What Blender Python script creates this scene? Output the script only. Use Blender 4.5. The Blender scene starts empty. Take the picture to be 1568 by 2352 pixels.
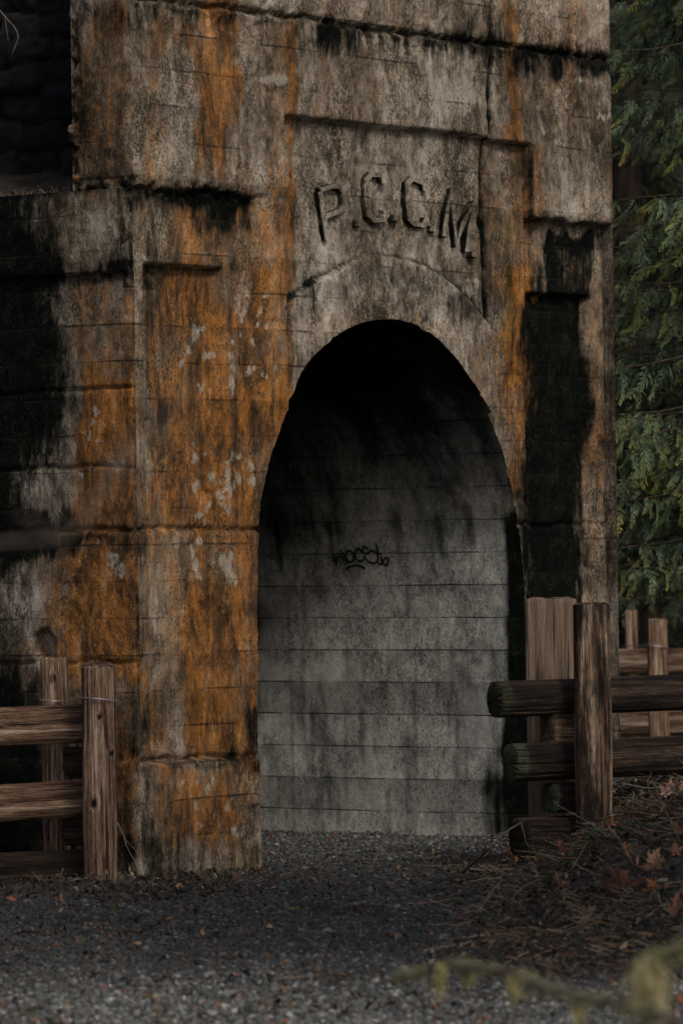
import bpy, math, random
import numpy as np
from mathutils import Matrix, Vector
rng = np.random.default_rng(7); random.seed(7)
scene = bpy.context.scene
col = scene.collection
# ------------------------------------------------------------------ camera
F, CX, CY, EYE = 11000.0, 784.0, 1176.0, 1.7      # focal length in picture units (picture 1568 x 2352)
PITCH, ROLL = math.radians(0.385), math.radians(-0.85)
Rm = Matrix.Rotation(math.pi/2 + PITCH, 3, 'X') @ Matrix.Rotation(ROLL, 3, 'Z')
cd = bpy.data.cameras.new('camera'); cam = bpy.data.objects.new('camera', cd); col.objects.link(cam)
cam.matrix_world = Matrix.Translation((0, 0, EYE)) @ Rm.to_4x4()
cd.sensor_fit = 'VERTICAL'; cd.sensor_height = 36; cd.sensor_width = 24
cd.lens = F/2352*36; cd.clip_end = 600; cd.clip_start = 0.1
cd.dof.use_dof = True; cd.dof.focus_distance = 25.4; cd.dof.aperture_fstop = 3.8
scene.camera = cam
# ------------------------------------------------------------------ world, sun, exposure
SUN_EL, SUN_AZ = math.radians(42), math.radians(150)   # azimuth clockwise from +Y
w = bpy.data.worlds.new('World'); scene.world = w; w.use_nodes = True
nt = w.node_tree
sky = nt.nodes.new('ShaderNodeTexSky'); sky.sky_type = 'NISHITA'; sky.sun_disc = False
sky.sun_elevation = SUN_EL; sky.sun_rotation = SUN_AZ
sky.dust_density = 4.0; sky.ozone_density = 0.4; sky.air_density = 0.8
nt.links.new(sky.outputs[0], nt.nodes['Background'].inputs[0])
nt.nodes['Background'].inputs[1].default_value = 0.11
sd = bpy.data.lights.new('sun', 'SUN'); so = bpy.data.objects.new('sun', sd); col.objects.link(so)
sd.energy = 1.35; sd.angle = math.radians(10); sd.color = (1.0, 0.96, 0.885)
sdir = Vector((math.sin(SUN_AZ)*math.cos(SUN_EL), math.cos(SUN_AZ)*math.cos(SUN_EL), math.sin(SUN_EL)))
so.rotation_euler = sdir.to_track_quat('Z', 'Y').to_euler()
scene.view_settings.view_transform = 'Standard'; scene.view_settings.look = 'None'
scene.view_settings.exposure = 0.30; scene.view_settings.gamma = 1

# ------------------------------------------------------------------ helpers
Rn = np.array(Rm)
def ray(px, py):
    return Rn @ np.array([(px-CX)/F, -(py-CY)/F, -1.0])
def at(px, py, Y):                                     # point seen at (px,py) at depth Y
    d = ray(px, py); return np.array([0, 0, EYE]) + d*(Y/d[1])
def on_plane(px, py, p0, n):
    d = ray(px, py); o = np.array([0, 0, EYE]); return o + d*(np.dot(p0-o, n)/np.dot(d, n))
def proj(P):                                           # world points (N,3) -> picture units
    q = (P-np.array([0, 0, EYE])) @ Rn
    return CX+F*q[:, 0]/-q[:, 2], CY-F*q[:, 1]/-q[:, 2]
def S(t):
    t = np.clip(t, 0, 1); return t*t*(3-2*t)
def _h(i, j, s):
    n = (i.astype(np.int64)*374761393 + j.astype(np.int64)*668265263 + s*1274126177) & 0xffffffff
    n = ((n ^ (n >> 13))*1274126177) & 0xffffffff
    return ((n ^ (n >> 16)) & 0xffff)/65535.0
def vn(x, y, s=0):
    i = np.floor(x); j = np.floor(y); fx = x-i; fy = y-j
    fx = fx*fx*(3-2*fx); fy = fy*fy*(3-2*fy)
    return (_h(i, j, s)*(1-fx)+_h(i+1, j, s)*fx)*(1-fy) + (_h(i, j+1, s)*(1-fx)+_h(i+1, j+1, s)*fx)*fy
def fbm(x, y, s=0, o=4):
    x = np.asarray(x, float); y = np.asarray(y, float); r = 0; a = .5; t = 0
    for k in range(o):
        r = r + a*vn(x, y, s+k*17); t += a; a *= .5; x = x*2.03+3.1; y = y*2.03+1.7
    return r/t
def link(o, parent=None):
    col.objects.link(o)
    if parent is not None: o.parent = parent
    return o
def tag(o, label=None, cat=None, group=None, kind=None):
    for k, v in (('label', label), ('category', cat), ('group', group), ('kind', kind)):
        if v: o[k] = v
    return o
def empty(name, loc=(0, 0, 0)):
    o = bpy.data.objects.new(name, None); o.location = loc; o.empty_display_size = .2; return link(o)
def mesh(name, V, faces, mat, parent=None, smooth=True, attrs=None):
    """faces: list of (N,k) int arrays"""
    V = np.asarray(V, np.float32); m = bpy.data.meshes.new(name)
    if not isinstance(faces, (list, tuple)): faces = [faces]
    faces = [np.asarray(f, np.int32) for f in faces if len(f)]
    nl = sum(f.size for f in faces); nf = sum(len(f) for f in faces)
    m.vertices.add(len(V)); m.vertices.foreach_set('co', V.ravel())
    m.loops.add(nl); m.loops.foreach_set('vertex_index', np.concatenate([f.ravel() for f in faces]))
    tot = np.concatenate([np.full(len(f), f.shape[1], np.int32) for f in faces])
    st = np.zeros(nf, np.int32); st[1:] = np.cumsum(tot)[:-1]
    m.polygons.add(nf); m.polygons.foreach_set('loop_start', st); m.polygons.foreach_set('loop_total', tot)
    m.polygons.foreach_set('use_smooth', np.full(nf, smooth))
    m.update(calc_edges=True); m.validate()
    for k, a in (attrs or {}).items():
        a = np.asarray(a, np.float32)
        at_ = m.attributes.new(k, 'FLOAT_COLOR', 'POINT')
        if a.shape[1] == 3: a = np.hstack([a, np.ones((len(a), 1), np.float32)])
        at_.data.foreach_set('color', a.ravel())
    m.materials.append(mat)
    return link(bpy.data.objects.new(name, m), parent)
def grid_faces(nx, ny):                                # index = i*ny + j
    i, j = np.meshgrid(np.arange(nx-1), np.arange(ny-1), indexing='ij')
    a = (i*ny+j).ravel(); return np.stack([a, a+ny, a+ny+1, a+1], 1)
class Bag:                                             # collects pieces into one mesh
    def __init__(s): s.V = []; s.Q = []; s.T = []; s.C = []; s.n = 0
    def add(s, V, Q=None, T=None, C=None):
        V = np.asarray(V, float)
        if Q is not None and len(Q): s.Q.append(np.asarray(Q)+s.n)
        if T is not None and len(T): s.T.append(np.asarray(T)+s.n)
        if C is not None: s.C.append(np.broadcast_to(np.asarray(C, float), (len(V), 3)))
        s.V.append(V); s.n += len(V)
    def build(s, name, mat, parent=None, smooth=True):
        f = []
        if s.Q: f.append(np.concatenate(s.Q))
        if s.T: f.append(np.concatenate(s.T))
        return mesh(name, np.concatenate(s.V), f, mat, parent, smooth, {'tint': np.concatenate(s.C)} if s.C else None)
def tube(bag, pts, radii, n=7, C=None, rough=0, seed=0):
    pts = np.asarray(pts, float); m = len(pts); radii = np.broadcast_to(radii, (m,))
    T = np.gradient(pts, axis=0); T /= np.linalg.norm(T, axis=1)[:, None]+1e-9
    ref = np.array([0, 0, 1.0]) if abs(T[0][2]) < .9 else np.array([1.0, 0, 0])
    A = np.cross(T, ref); A /= np.linalg.norm(A, axis=1)[:, None]+1e-9; B = np.cross(T, A)
    th = np.linspace(0, 2*np.pi, n, endpoint=False)
    R = radii[:, None]*(1+rough*(np.random.default_rng(seed).random((m, n))-.5))
    V = pts[:, None]+R[..., None]*(np.cos(th)[None, :, None]*A[:, None]+np.sin(th)[None, :, None]*B[:, None])
    i, j = np.meshgrid(np.arange(m-1), np.arange(n), indexing='ij'); j2 = (j+1) % n
    Q = np.stack([i*n+j, i*n+j2, (i+1)*n+j2, (i+1)*n+j], -1).reshape(-1, 4)
    V = V.reshape(-1, 3); k = len(V); V = np.vstack([V, pts[0], pts[-1]])
    jj = np.arange(n); T1 = np.stack([np.full(n, k), (jj+1) % n, jj], 1)
    T2 = np.stack([np.full(n, k+1), (m-1)*n+jj, (m-1)*n+(jj+1) % n], 1)
    bag.add(V, Q, np.vstack([T1, T2]), C)
def curve(pts, n=24):                                  # Catmull-Rom through points
    p = np.asarray(pts, float); p = np.vstack([2*p[0]-p[1], p, 2*p[-1]-p[-2]]); out = []
    for i in range(1, len(p)-2):
        t = np.linspace(0, 1, max(2, n//(len(p)-3)), endpoint=False)[:, None]
        a, b, c, d = p[i-1], p[i], p[i+1], p[i+2]
        out.append(.5*((2*b)+(-a+c)*t+(2*a-5*b+4*c-d)*t**2+(-a+3*b-3*c+d)*t**3))
    out.append(p[-2][None]); return np.vstack(out)

# ------------------------------------------------------------------ materials
class NT:
    def __init__(s, name, rough=.9, spec=.3):
        s.m = bpy.data.materials.new(name); s.m.use_nodes = True; s.t = s.m.node_tree
        s.b = s.t.nodes['Principled BSDF']; s.b.inputs['Roughness'].default_value = rough
        s.b.inputs['Specular IOR Level'].default_value = spec
    def n(s, ty, **k):
        o = s.t.nodes.new(ty)
        for a, v in k.items(): setattr(o, a, v)
        return o
    def l(s, a, b): s.t.links.new(a, b)
    def coord(s, scale):
        c = s.n('ShaderNodeTexCoord'); mp = s.n('ShaderNodeMapping'); mp.inputs['Scale'].default_value = scale
        s.l(c.outputs['Object'], mp.inputs[0]); return mp.outputs[0]
    def noise(s, scale, sc=1, detail=4, rough=.6, dist=0):
        o = s.n('ShaderNodeTexNoise'); s.l(s.coord(scale), o.inputs['Vector'])
        o.inputs['Scale'].default_value = sc; o.inputs['Detail'].default_value = detail
        o.inputs['Roughness'].default_value = rough; o.inputs['Distortion'].default_value = dist
        return o.outputs['Fac']
    def math(s, op, a, b=None, c=None, clamp=False):
        o = s.n('ShaderNodeMath', operation=op, use_clamp=clamp)
        for i, v in enumerate((a, b, c)):
            if v is None: continue
            if isinstance(v, (int, float)): o.inputs[i].default_value = v
            else: s.l(v, o.inputs[i])
        return o.outputs[0]
    def step(s, x, lo, hi):
        o = s.n('ShaderNodeMapRange', interpolation_type='SMOOTHSTEP'); s.l(x, o.inputs[0])
        o.inputs[1].default_value = lo; o.inputs[2].default_value = hi; return o.outputs[0]
    def ramp(s, x, stops):
        o = s.n('ShaderNodeValToRGB'); s.l(x, o.inputs[0]); e = o.color_ramp.elements
        while len(e) < len(stops): e.new(.5)
        for i, (p, c) in enumerate(stops): e[i].position = p; e[i].color = (*c, 1)
        return o.outputs[0]
    def mix(s, f, a, b, blend='MIX'):
        o = s.n('ShaderNodeMix', data_type='RGBA', blend_type=blend)
        for v, i in ((f, 0), (a, 6), (b, 7)):
            if isinstance(v, (int, float)): o.inputs[i].default_value = v
            elif isinstance(v, tuple): o.inputs[i].default_value = (*v, 1)
            else: s.l(v, o.inputs[i])
        return o.outputs[2]
    def attr(s, name):
        o = s.n('ShaderNodeAttribute', attribute_name=name); sp = s.n('ShaderNodeSeparateColor'); s.l(o.outputs['Color'], sp.inputs[0])
        return o.outputs['Color'], sp.outputs, o.outputs['Alpha']
    def bump(s, h, strength, dist, prev=None):
        o = s.n('ShaderNodeBump'); o.inputs['Strength'].default_value = strength; o.inputs['Distance'].default_value = dist
        s.l(h, o.inputs['Height'])
        if prev is not None: s.l(prev, o.inputs['Normal'])
        return o.outputs[0]
    def done(s, colr, normal=None):
        if isinstance(colr, tuple): s.b.inputs['Base Color'].default_value = (*colr, 1)
        else: s.l(colr, s.b.inputs['Base Color'])
        if normal is not None: s.l(normal, s.b.inputs['Normal'])
        return s.m

def concrete(name, dark, mid, light, lines=.19, line_off=0.0, line_str=.6, contrast=1.0, joint=(0.003, .008), gates=(.48, .62), gmin=.12, tv=.22, bng=1.0, smear=.3):
    k = NT(name, .95, .03)
    def sub5(x, g): return k.math('MULTIPLY', k.math('SUBTRACT', x, .5), g)
    big = k.math('ADD', k.math('MULTIPLY', k.noise((1.7, 1.7, .9), 1, 6, .7, .5), .5), k.math('MULTIPLY', k.noise((4.2, 4.2, 2.6), 1, 7, .75, .8), .5))
    stk = k.noise((34, 34, 9), 1, 6, .75, .5)
    flk = k.noise((80, 80, 60), 1, 3, .8)
    fine = k.noise((150, 150, 110), 1, 3, .8)
    blot = k.noise((11, 11, 8), 1, 8, .8, .6)
    v = k.math('ADD', sub5(big, 2.3*contrast), sub5(stk, .55*contrast))
    v = k.math('ADD', v, k.math('MULTIPLY', sub5(flk, 1.7*contrast), k.step(k.noise((3, 3, 2), 1, 3), .34, .62))); v = k.math('ADD', v, sub5(blot, 1.15*contrast)); v = k.math('ADD', v, sub5(fine, .5)); v = k.math('ADD', v, .5)
    dk2 = tuple(x*.38 for x in dark)
    c = k.ramp(v, [(.12, dk2), (.34, dark), (.54, mid), (.82, light)])
    col_, ch, alpha = k.attr('stain_shade')
    # rust / orange lichen
    rn = k.math('ADD', k.math('ADD', sub5(k.noise((24, 24, 4.0), 1, 8, .8, .7), 2.4), sub5(blot, 2.7)), sub5(flk, 1.3))
    rs = k.math('ADD', ch[0], rn)
    rm = k.step(rs, .05, 1.2)
    rv = k.math('ADD', k.math('MULTIPLY', sub5(v, 1.0), .6), k.math('ADD', sub5(k.noise((7, 7, 1.8), 1, 7, .78, .7), 2.6), .5))
    rc = k.ramp(rv, [(.12, (.022, .014, .007)), (.36, (.080, .038, .014)), (.56, (.195, .079, .017)), (.74, (.295, .115, .020)), (.97, (.36, .21, .10))])
    rc = k.mix(k.step(rs, .45, 1.4), k.ramp(v, [(.2, (.045, .030, .018)), (.5, (.125, .078, .042)), (.85, (.24, .165, .10))]), rc)
    c = k.mix(k.math('MULTIPLY', rm, .92), c, rc)
    mn = k.math('ADD', sub5(k.noise((30, 30, 5), 1, 6, .78), 2.4), sub5(flk, 1.2))
    mm = k.step(k.math('ADD', alpha, mn), .40, .9)
    c = k.mix(k.math('MULTIPLY', mm, .8), c, k.ramp(v, [(.3, (.016, .018, .007)), (.7, (.13, .10, .018))]))
    pn = k.math('ADD', k.math('ADD', sub5(k.noise((42, 42, 14), 1, 7, .8, .4), 2.4), sub5(blot, 2.0)), sub5(fine, 1.0))
    pm = k.step(k.math('ADD', ch[2], pn), .45, 1.0)
    c = k.mix(k.math('MULTIPLY', pm, .8), c, k.ramp(flk, [(.3, (.17, .148, .11)), (.7, (.44, .405, .335))]))
    bn = k.math('ADD', k.math('ADD', sub5(k.noise((26, 26, 4.5), 1, 8, .8, .6), 2.2), sub5(k.noise((15, 15, 9), 1, 8, .8, .6), 1.8)), sub5(flk, 1.2)); bn = k.math('MULTIPLY', bn, bng)
    bs = k.math('ADD', ch[1], bn); bm = k.step(bs, .0, 1.05)
    c = k.mix(k.math('MULTIPLY', bm, .992), c, k.ramp(k.math('ADD', k.math('MULTIPLY', flk, .5), k.math('MULTIPLY', blot, .5)), [(.46, (.0006, .0016, .0016)), (.56, (.0045, .006, .0045)), (.66, (.040, .034, .018))]))
    tc = k.n('ShaderNodeTexCoord'); sp = k.n('ShaderNodeSeparateXYZ'); k.l(tc.outputs['Object'], sp.inputs[0])
    wob = k.math('MULTIPLY', k.math('SUBTRACT', k.noise((2.0, 2.0, 0), 1, 4), .5), .014)
    z = k.math('ADD', k.math('ADD', sp.outputs[2], line_off), wob)
    fr = k.math('PINGPONG', z, lines/2)
    lm = k.math('SUBTRACT', 1.0, k.step(fr, *joint))
    gate = k.step(k.noise((2.2, 2.2, 5.3), 1, 4, .7), *gates)
    lm = k.math('MULTIPLY', lm, k.math('ADD', k.math('MULTIPLY', gate, 1-gmin), gmin))
    # each board pour has a slightly different tone
    fl = k.math('FLOOR', k.math('DIVIDE', z, lines)); wnz = k.n('ShaderNodeTexWhiteNoise', noise_dimensions='1D'); k.l(fl, wnz.inputs['W'])
    tone = k.math('ADD', k.math('MULTIPLY', wnz.outputs['Value'], tv), 1-tv/2)
    cmb = k.n('ShaderNodeCombineColor'); [k.l(tone, cmb.inputs[i]) for i in range(3)]
    c = k.mix(1.0, c, cmb.outputs[0], 'MULTIPLY')
    c = k.mix(k.math('MULTIPLY', lm, line_str), c, (.010, .010, .009))
    fz = k.math('FRACT', k.math('DIVIDE', z, lines)); sm = k.math('MULTIPLY', k.step(fz, .45, 1.0), k.step(k.noise((13, 13, 3.5), 1, 7, .8), .40, .68))
    c = k.mix(k.math('MULTIPLY', sm, smear), c, (.018, .018, .015))
    pit = k.step(k.noise((85, 85, 70), 1, 2), .63, .70)
    c = k.mix(k.math('MULTIPLY', pit, .7), c, (.014, .012, .010))
    h = k.math('SUBTRACT', k.math('ADD', k.math('MULTIPLY', flk, .7), k.math('MULTIPLY', blot, .9)), k.math('ADD', k.math('MULTIPLY', lm, .35), k.math('MULTIPLY', pit, .5)))
    return k.done(c, k.bump(h, .9, .011))
M_conc = concrete('weathered_concrete', (.066, .054, .039), (.178, .153, .119), (.43, .395, .335))
M_inner = concrete('tunnel_concrete', (.11, .112, .104), (.285, .288, .268), (.50, .485, .44), .19, .068, .8, .62, (.002, .006), (.40, .58), .3, .42, .30, .5)
def wood(name, stops, dark=.5):
    k = NT(name, .85, .12)
    def sub5(x, g): return k.math('MULTIPLY', k.math('SUBTRACT', x, .5), g)
    s = k.noise((75, 75, 1.8), 1, 6, .8, .3); s2 = k.noise((16, 16, .9), 1, 6, .75, .6); f = k.noise((190, 190, 16), 1, 3, .8)
    v = k.math('ADD', k.math('ADD', k.math('ADD', sub5(s, 1.05), sub5(s2, 2.0)), sub5(f, .6)), .5)
    c = k.ramp(v, stops)
    crk = k.step(k.noise((48, 48, .7), 1, 3, .6, .3), .60, .66)
    c = k.mix(k.math('MULTIPLY', crk, .85), c, (.008, .006, .005))
    _, ch, _a = k.attr('tint')
    blk = k.step(k.math('ADD', ch[0], sub5(k.noise((12, 12, 2.5), 1, 6, .75), 3.6)), .20, .95)
    c = k.mix(k.math('MULTIPLY', blk, .93), c, (.010, .008, .007))
    c = k.mix(k.math('MULTIPLY', ch[1], k.step(f, .4, .6)), c, (.07, .10, .055))
    return k.done(c, k.bump(k.math('SUBTRACT', v, crk), 1.0, .010))
M_wood = wood('weathered_wood', [(.08, (.020, .010, .008)), (.34, (.050, .029, .019)), (.56, (.165, .100, .062)), (.92, (.48, .38, .285))])
M_wood_dark = wood('dark_shade_wood', [(.10, (.006, .004, .004)), (.45, (.020, .014, .011)), (.70, (.060, .040, .027)), (.98, (.17, .12, .08))])  # darker copy of the wood; paints in shade on the right fence
M_slab = wood('pale_sawn_wood', [(.05, (.06, .042, .03)), (.40, (.14, .098, .068)), (.65, (.20, .145, .102)), (.98, (.32, .25, .19))])
def simple(name, c0, c1, sc=(30, 30, 30), rough=.8, spec=.3, bumpd=.004):
    k = NT(name, rough, spec); n = k.noise(sc, 1, 5, .7)
    return k.done(k.ramp(n, [(.35, c0), (.68, c1)]), k.bump(n, .7, bumpd))
def tinted(name, rough=.7, spec=.35, trans=0, var=.5):
    k = NT(name, rough, spec); c, _, _a = k.attr('tint'); n = k.noise((60, 60, 60), 1, 4, .7)
    cc = k.mix(var, c, k.ramp(n, [(.3, (.35, .35, .35)), (.7, (1, 1, 1))]), 'MULTIPLY')
    k.done(cc)
    if trans:
        tr = k.n('ShaderNodeBsdfTranslucent'); k.l(cc, tr.inputs[0]); mx = k.n('ShaderNodeMixShader'); mx.inputs[0].default_value = trans
        out = [x for x in k.t.nodes if x.type == 'OUTPUT_MATERIAL'][0]
        k.l(k.b.outputs[0], mx.inputs[1]); k.l(tr.outputs[0], mx.inputs[2]); k.l(mx.outputs[0], out.inputs[0])
    return k.m
M_stone = tinted('gravel_stone', .75, .4)
M_leaf = tinted('dry_leaf', .65, .3, .15)
M_fol = tinted('cedar_foliage', .6, .35, .25, .35)
M_twig = simple('twig_bark', (.05, .035, .025), (.20, .15, .11), (40, 40, 20))
M_bark = simple('cedar_bark', (.014, .010, .008), (.07, .052, .040), (20, 20, 2.5), .95, .1, .02)
M_moss = tinted('moss', .9, .1, .2)
M_soil = simple('soil', (.012, .010, .008), (.05, .038, .028), (9, 9, 9), .98, .1, .02)
M_ground = simple('gravel_bed', (.015, .014, .013), (.07, .065, .060), (28, 28, 28), .98, .15, .02)
M_hill = simple('forest_floor', (.006, .008, .005), (.03, .035, .018), (2, 2, 2), 1, .05, .05)
M_wire = simple('wire', (.15, .15, .15), (.4, .4, .4), (50, 50, 50), .4, .6); M_wire.node_tree.nodes['Principled BSDF'].inputs['Metallic'].default_value = .8
M_black = simple('spray_paint', (.004, .005, .006), (.012, .013, .014), (50, 50, 50), .6)
M_scratch = simple('scratch', (.25, .25, .24), (.5, .5, .48), (50, 50, 50))

# ------------------------------------------------------------------ portal frame of reference
ANG = math.radians(54)
U = np.array([math.cos(ANG), math.sin(ANG), 0]); Wn = np.array([math.sin(ANG), -math.cos(ANG), 0]); Z = np.array([0, 0, 1.0])
P600 = at(600, 1988, 1.0); d600 = ray(600, 1988); P600 = np.array([0, 0, EYE])+d600*(-EYE/d600[2])
Cn = on_plane(318, 1250, P600, Wn); Cn[2] = 0           # wall corner on the ground
def f_uz(px, py):
    p = on_plane(px, py, Cn, Wn)-Cn; return np.dot(p, U), p[2]
def s_vz(px, py):
    p = on_plane(px, py, Cn, U)-Cn; return -np.dot(p, Wn), p[2]
def Fz(px, py): return f_uz(px, py)[1]
def Fu(px, py=1250): return f_uz(px, py)[0]
UR = Fu(1424, 1250)
ZTOP = 5.6
zJ1 = Fz(930, 75); zJ2 = Fz(437, 437); zJ3 = Fz(590, 1213); zJ4 = Fz(460, 1742)
zPT = Fz(660, 264); zP2 = Fz(1175, 325); zLP = Fz(437, 610)
print('corner', Cn, 'UR', UR, 'z', zJ1, zJ2, zJ3, zJ4, zPT, zP2, zLP)
ARCH_PX = [(602, 2010), (600, 1850), (598, 1740), (593, 1500), (591, 1350), (591, 1250), (594, 1180), (602, 1110), (617, 1035), (640, 965), (672, 898), (710, 842),
           (755, 795), (800, 760), (840, 742), (870, 735), (920, 733), (960, 743), (1000, 765), (1040, 802), (1080, 852), (1120, 912), (1150, 968),
           (1175, 1035), (1195, 1115), (1212, 1210), (1222, 1300), (1228, 1400), (1234, 1600), (1240, 1800), (1242, 1960)]
ARCH_PX = [(x+(13 if 860 < y < 1700 else 7 if y >= 1700 else 0)*(x < 700), y) for x, y in ARCH_PX]
arch = curve([f_uz(*p) for p in ARCH_PX], 300)
arch = np.vstack([[arch[0, 0], -.3], arch, [arch[-1, 0], -.3]])
uRJ = Fu(1228, 1400)                                   # right jamb
def in_poly(x, y, poly):
    r = np.zeros(len(x), bool); n = len(poly); j = n-1
    for i in range(n):
        xi, yi = poly[i]; xj, yj = poly[j]
        c = ((yi > y) != (yj > y)) & (x < (xj-xi)*(y-yi)/(yj-yi+1e-12)+xi); r ^= c; j = i
    return r
ring_px = [(655, 715), (700, 672), (780, 622), (850, 594), (900, 588), (960, 601), (1020, 628), (1075, 672), (1137, 745)]
ring = curve([f_uz(*p) for p in ring_px], 60)
def band(x, a, b, f):                                   # soft 0-1 inside [a,b]
    return S((x-a)/f+.5)*S((b-x)/f+.5)
uA, uB, uC, uD = Fu(660, 500), Fu(1128, 500), Fu(1222, 450), Fu(1385, 800)
uE, uF, uG = Fu(347, 700), Fu(527, 700), Fu(1232, 800)
crack_px = [(1130, -50), (1128, 60), (1127, 150), (1124, 230), (1128, 330), (1126, 420), (1127, 500), (1131, 600), (1130, 660), (1137, 745)]
crack = np.array([f_uz(*p) for p in crack_px])
def front_h(u, z):
    e = .010
    wob = (fbm(u*5, z*5, 3, 6)-.5)*.012
    h = np.zeros_like(u)
    h -= .060*band(u+wob*.3, uA, uB, e)*S((zPT+wob*.6-z)/e+.5)          # name panel
    h -= .062*band(u, uB, uC, e)*S((zP2+wob*.6-z)/e+.5)
    jag = zJ2+(fbm(u*9, z*0, 11, 7)-.5)*.07
    lo = S((jag-z)/.012+.5)
    left = S((Fu(600, 440)-u)/.25+.5); right = S((u-uC)/.02+.5)
    h -= lo*(.045*left+.085*right)
    h -= .055*band(u, uE, uF, e)*S((zLP+wob*.3-z)/e+.5)*S((z-zJ4+.02)/.02)
    h -= .065*band(u, uG, uD, e)*S((Fz(1300, 676)+wob*.3-z)/e+.5)
    zc = np.interp(u, ring[:, 0], ring[:, 1], left=-9, right=-9)         # arch ring stands proud
    h += .032*S((zc-z+(fbm(u*9, z*9, 12)-.5)*.03)/.03+.5)*S((u-uA)/.05)
    h += .020*S((zJ4+(fbm(u*7, u*0, 5)-.5)*.05-z)/.03+.5)                # footing
    for zj, a in ((zJ1, .05), (zJ3, .03), (zJ4, .04)):
        wz = (fbm(u*6, u*0+zj, 9, 6)-.5)*.045
        h -= a*np.exp(-((z-zj-wz)/.012)**2)*(.3+1.2*fbm(u*18, z*18, 21))
    r2 = np.exp(-((z-jag)/.05)**2)*(.4*right+left*1.0+.1)
    h += r2*((fbm(u*28, z*28, 31, 6)-.55)*.08+(fbm(u*60, z*60, 35, 3)-.6)*.04)
    r1 = np.exp(-((z-zJ1)/.06)**2); h += r1*(fbm(u*34, z*34, 33, 6)-.55)*.07
    uc = np.interp(z, crack[::-1, 1], crack[::-1, 0], left=99, right=crack[0, 0])+(fbm(z*14, z*0, 8)-.5)*.03
    h -= .05*np.exp(-((u-uc)/.016)**2)
    h += (fbm(u*3, z*3, 1)-.5)*.016+(fbm(u*30, z*30, 2)-.5)*.010
    spall = S((fbm(u*4.2+7, z*3.1, 55)-.66)/.05); h -= spall*.014*(.5+fbm(u*30, z*30, 4))
    return h
def chip(z):                                            # how far the corner is worn back
    c = .012+.035*np.clip(fbm(z*8, z*0, 71)-.45, 0, 1)*2+.02*np.clip(fbm(z*30, z*0, 72)-.4, 0, 1)
    return c+.10*np.exp(-((z-zJ2)/.05)**2)*fbm(z*40, z*0, 73)+.03*np.exp(-((z-zJ3)/.05)**2)+.03*np.exp(-((z-zJ4)/.05)**2)

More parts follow.
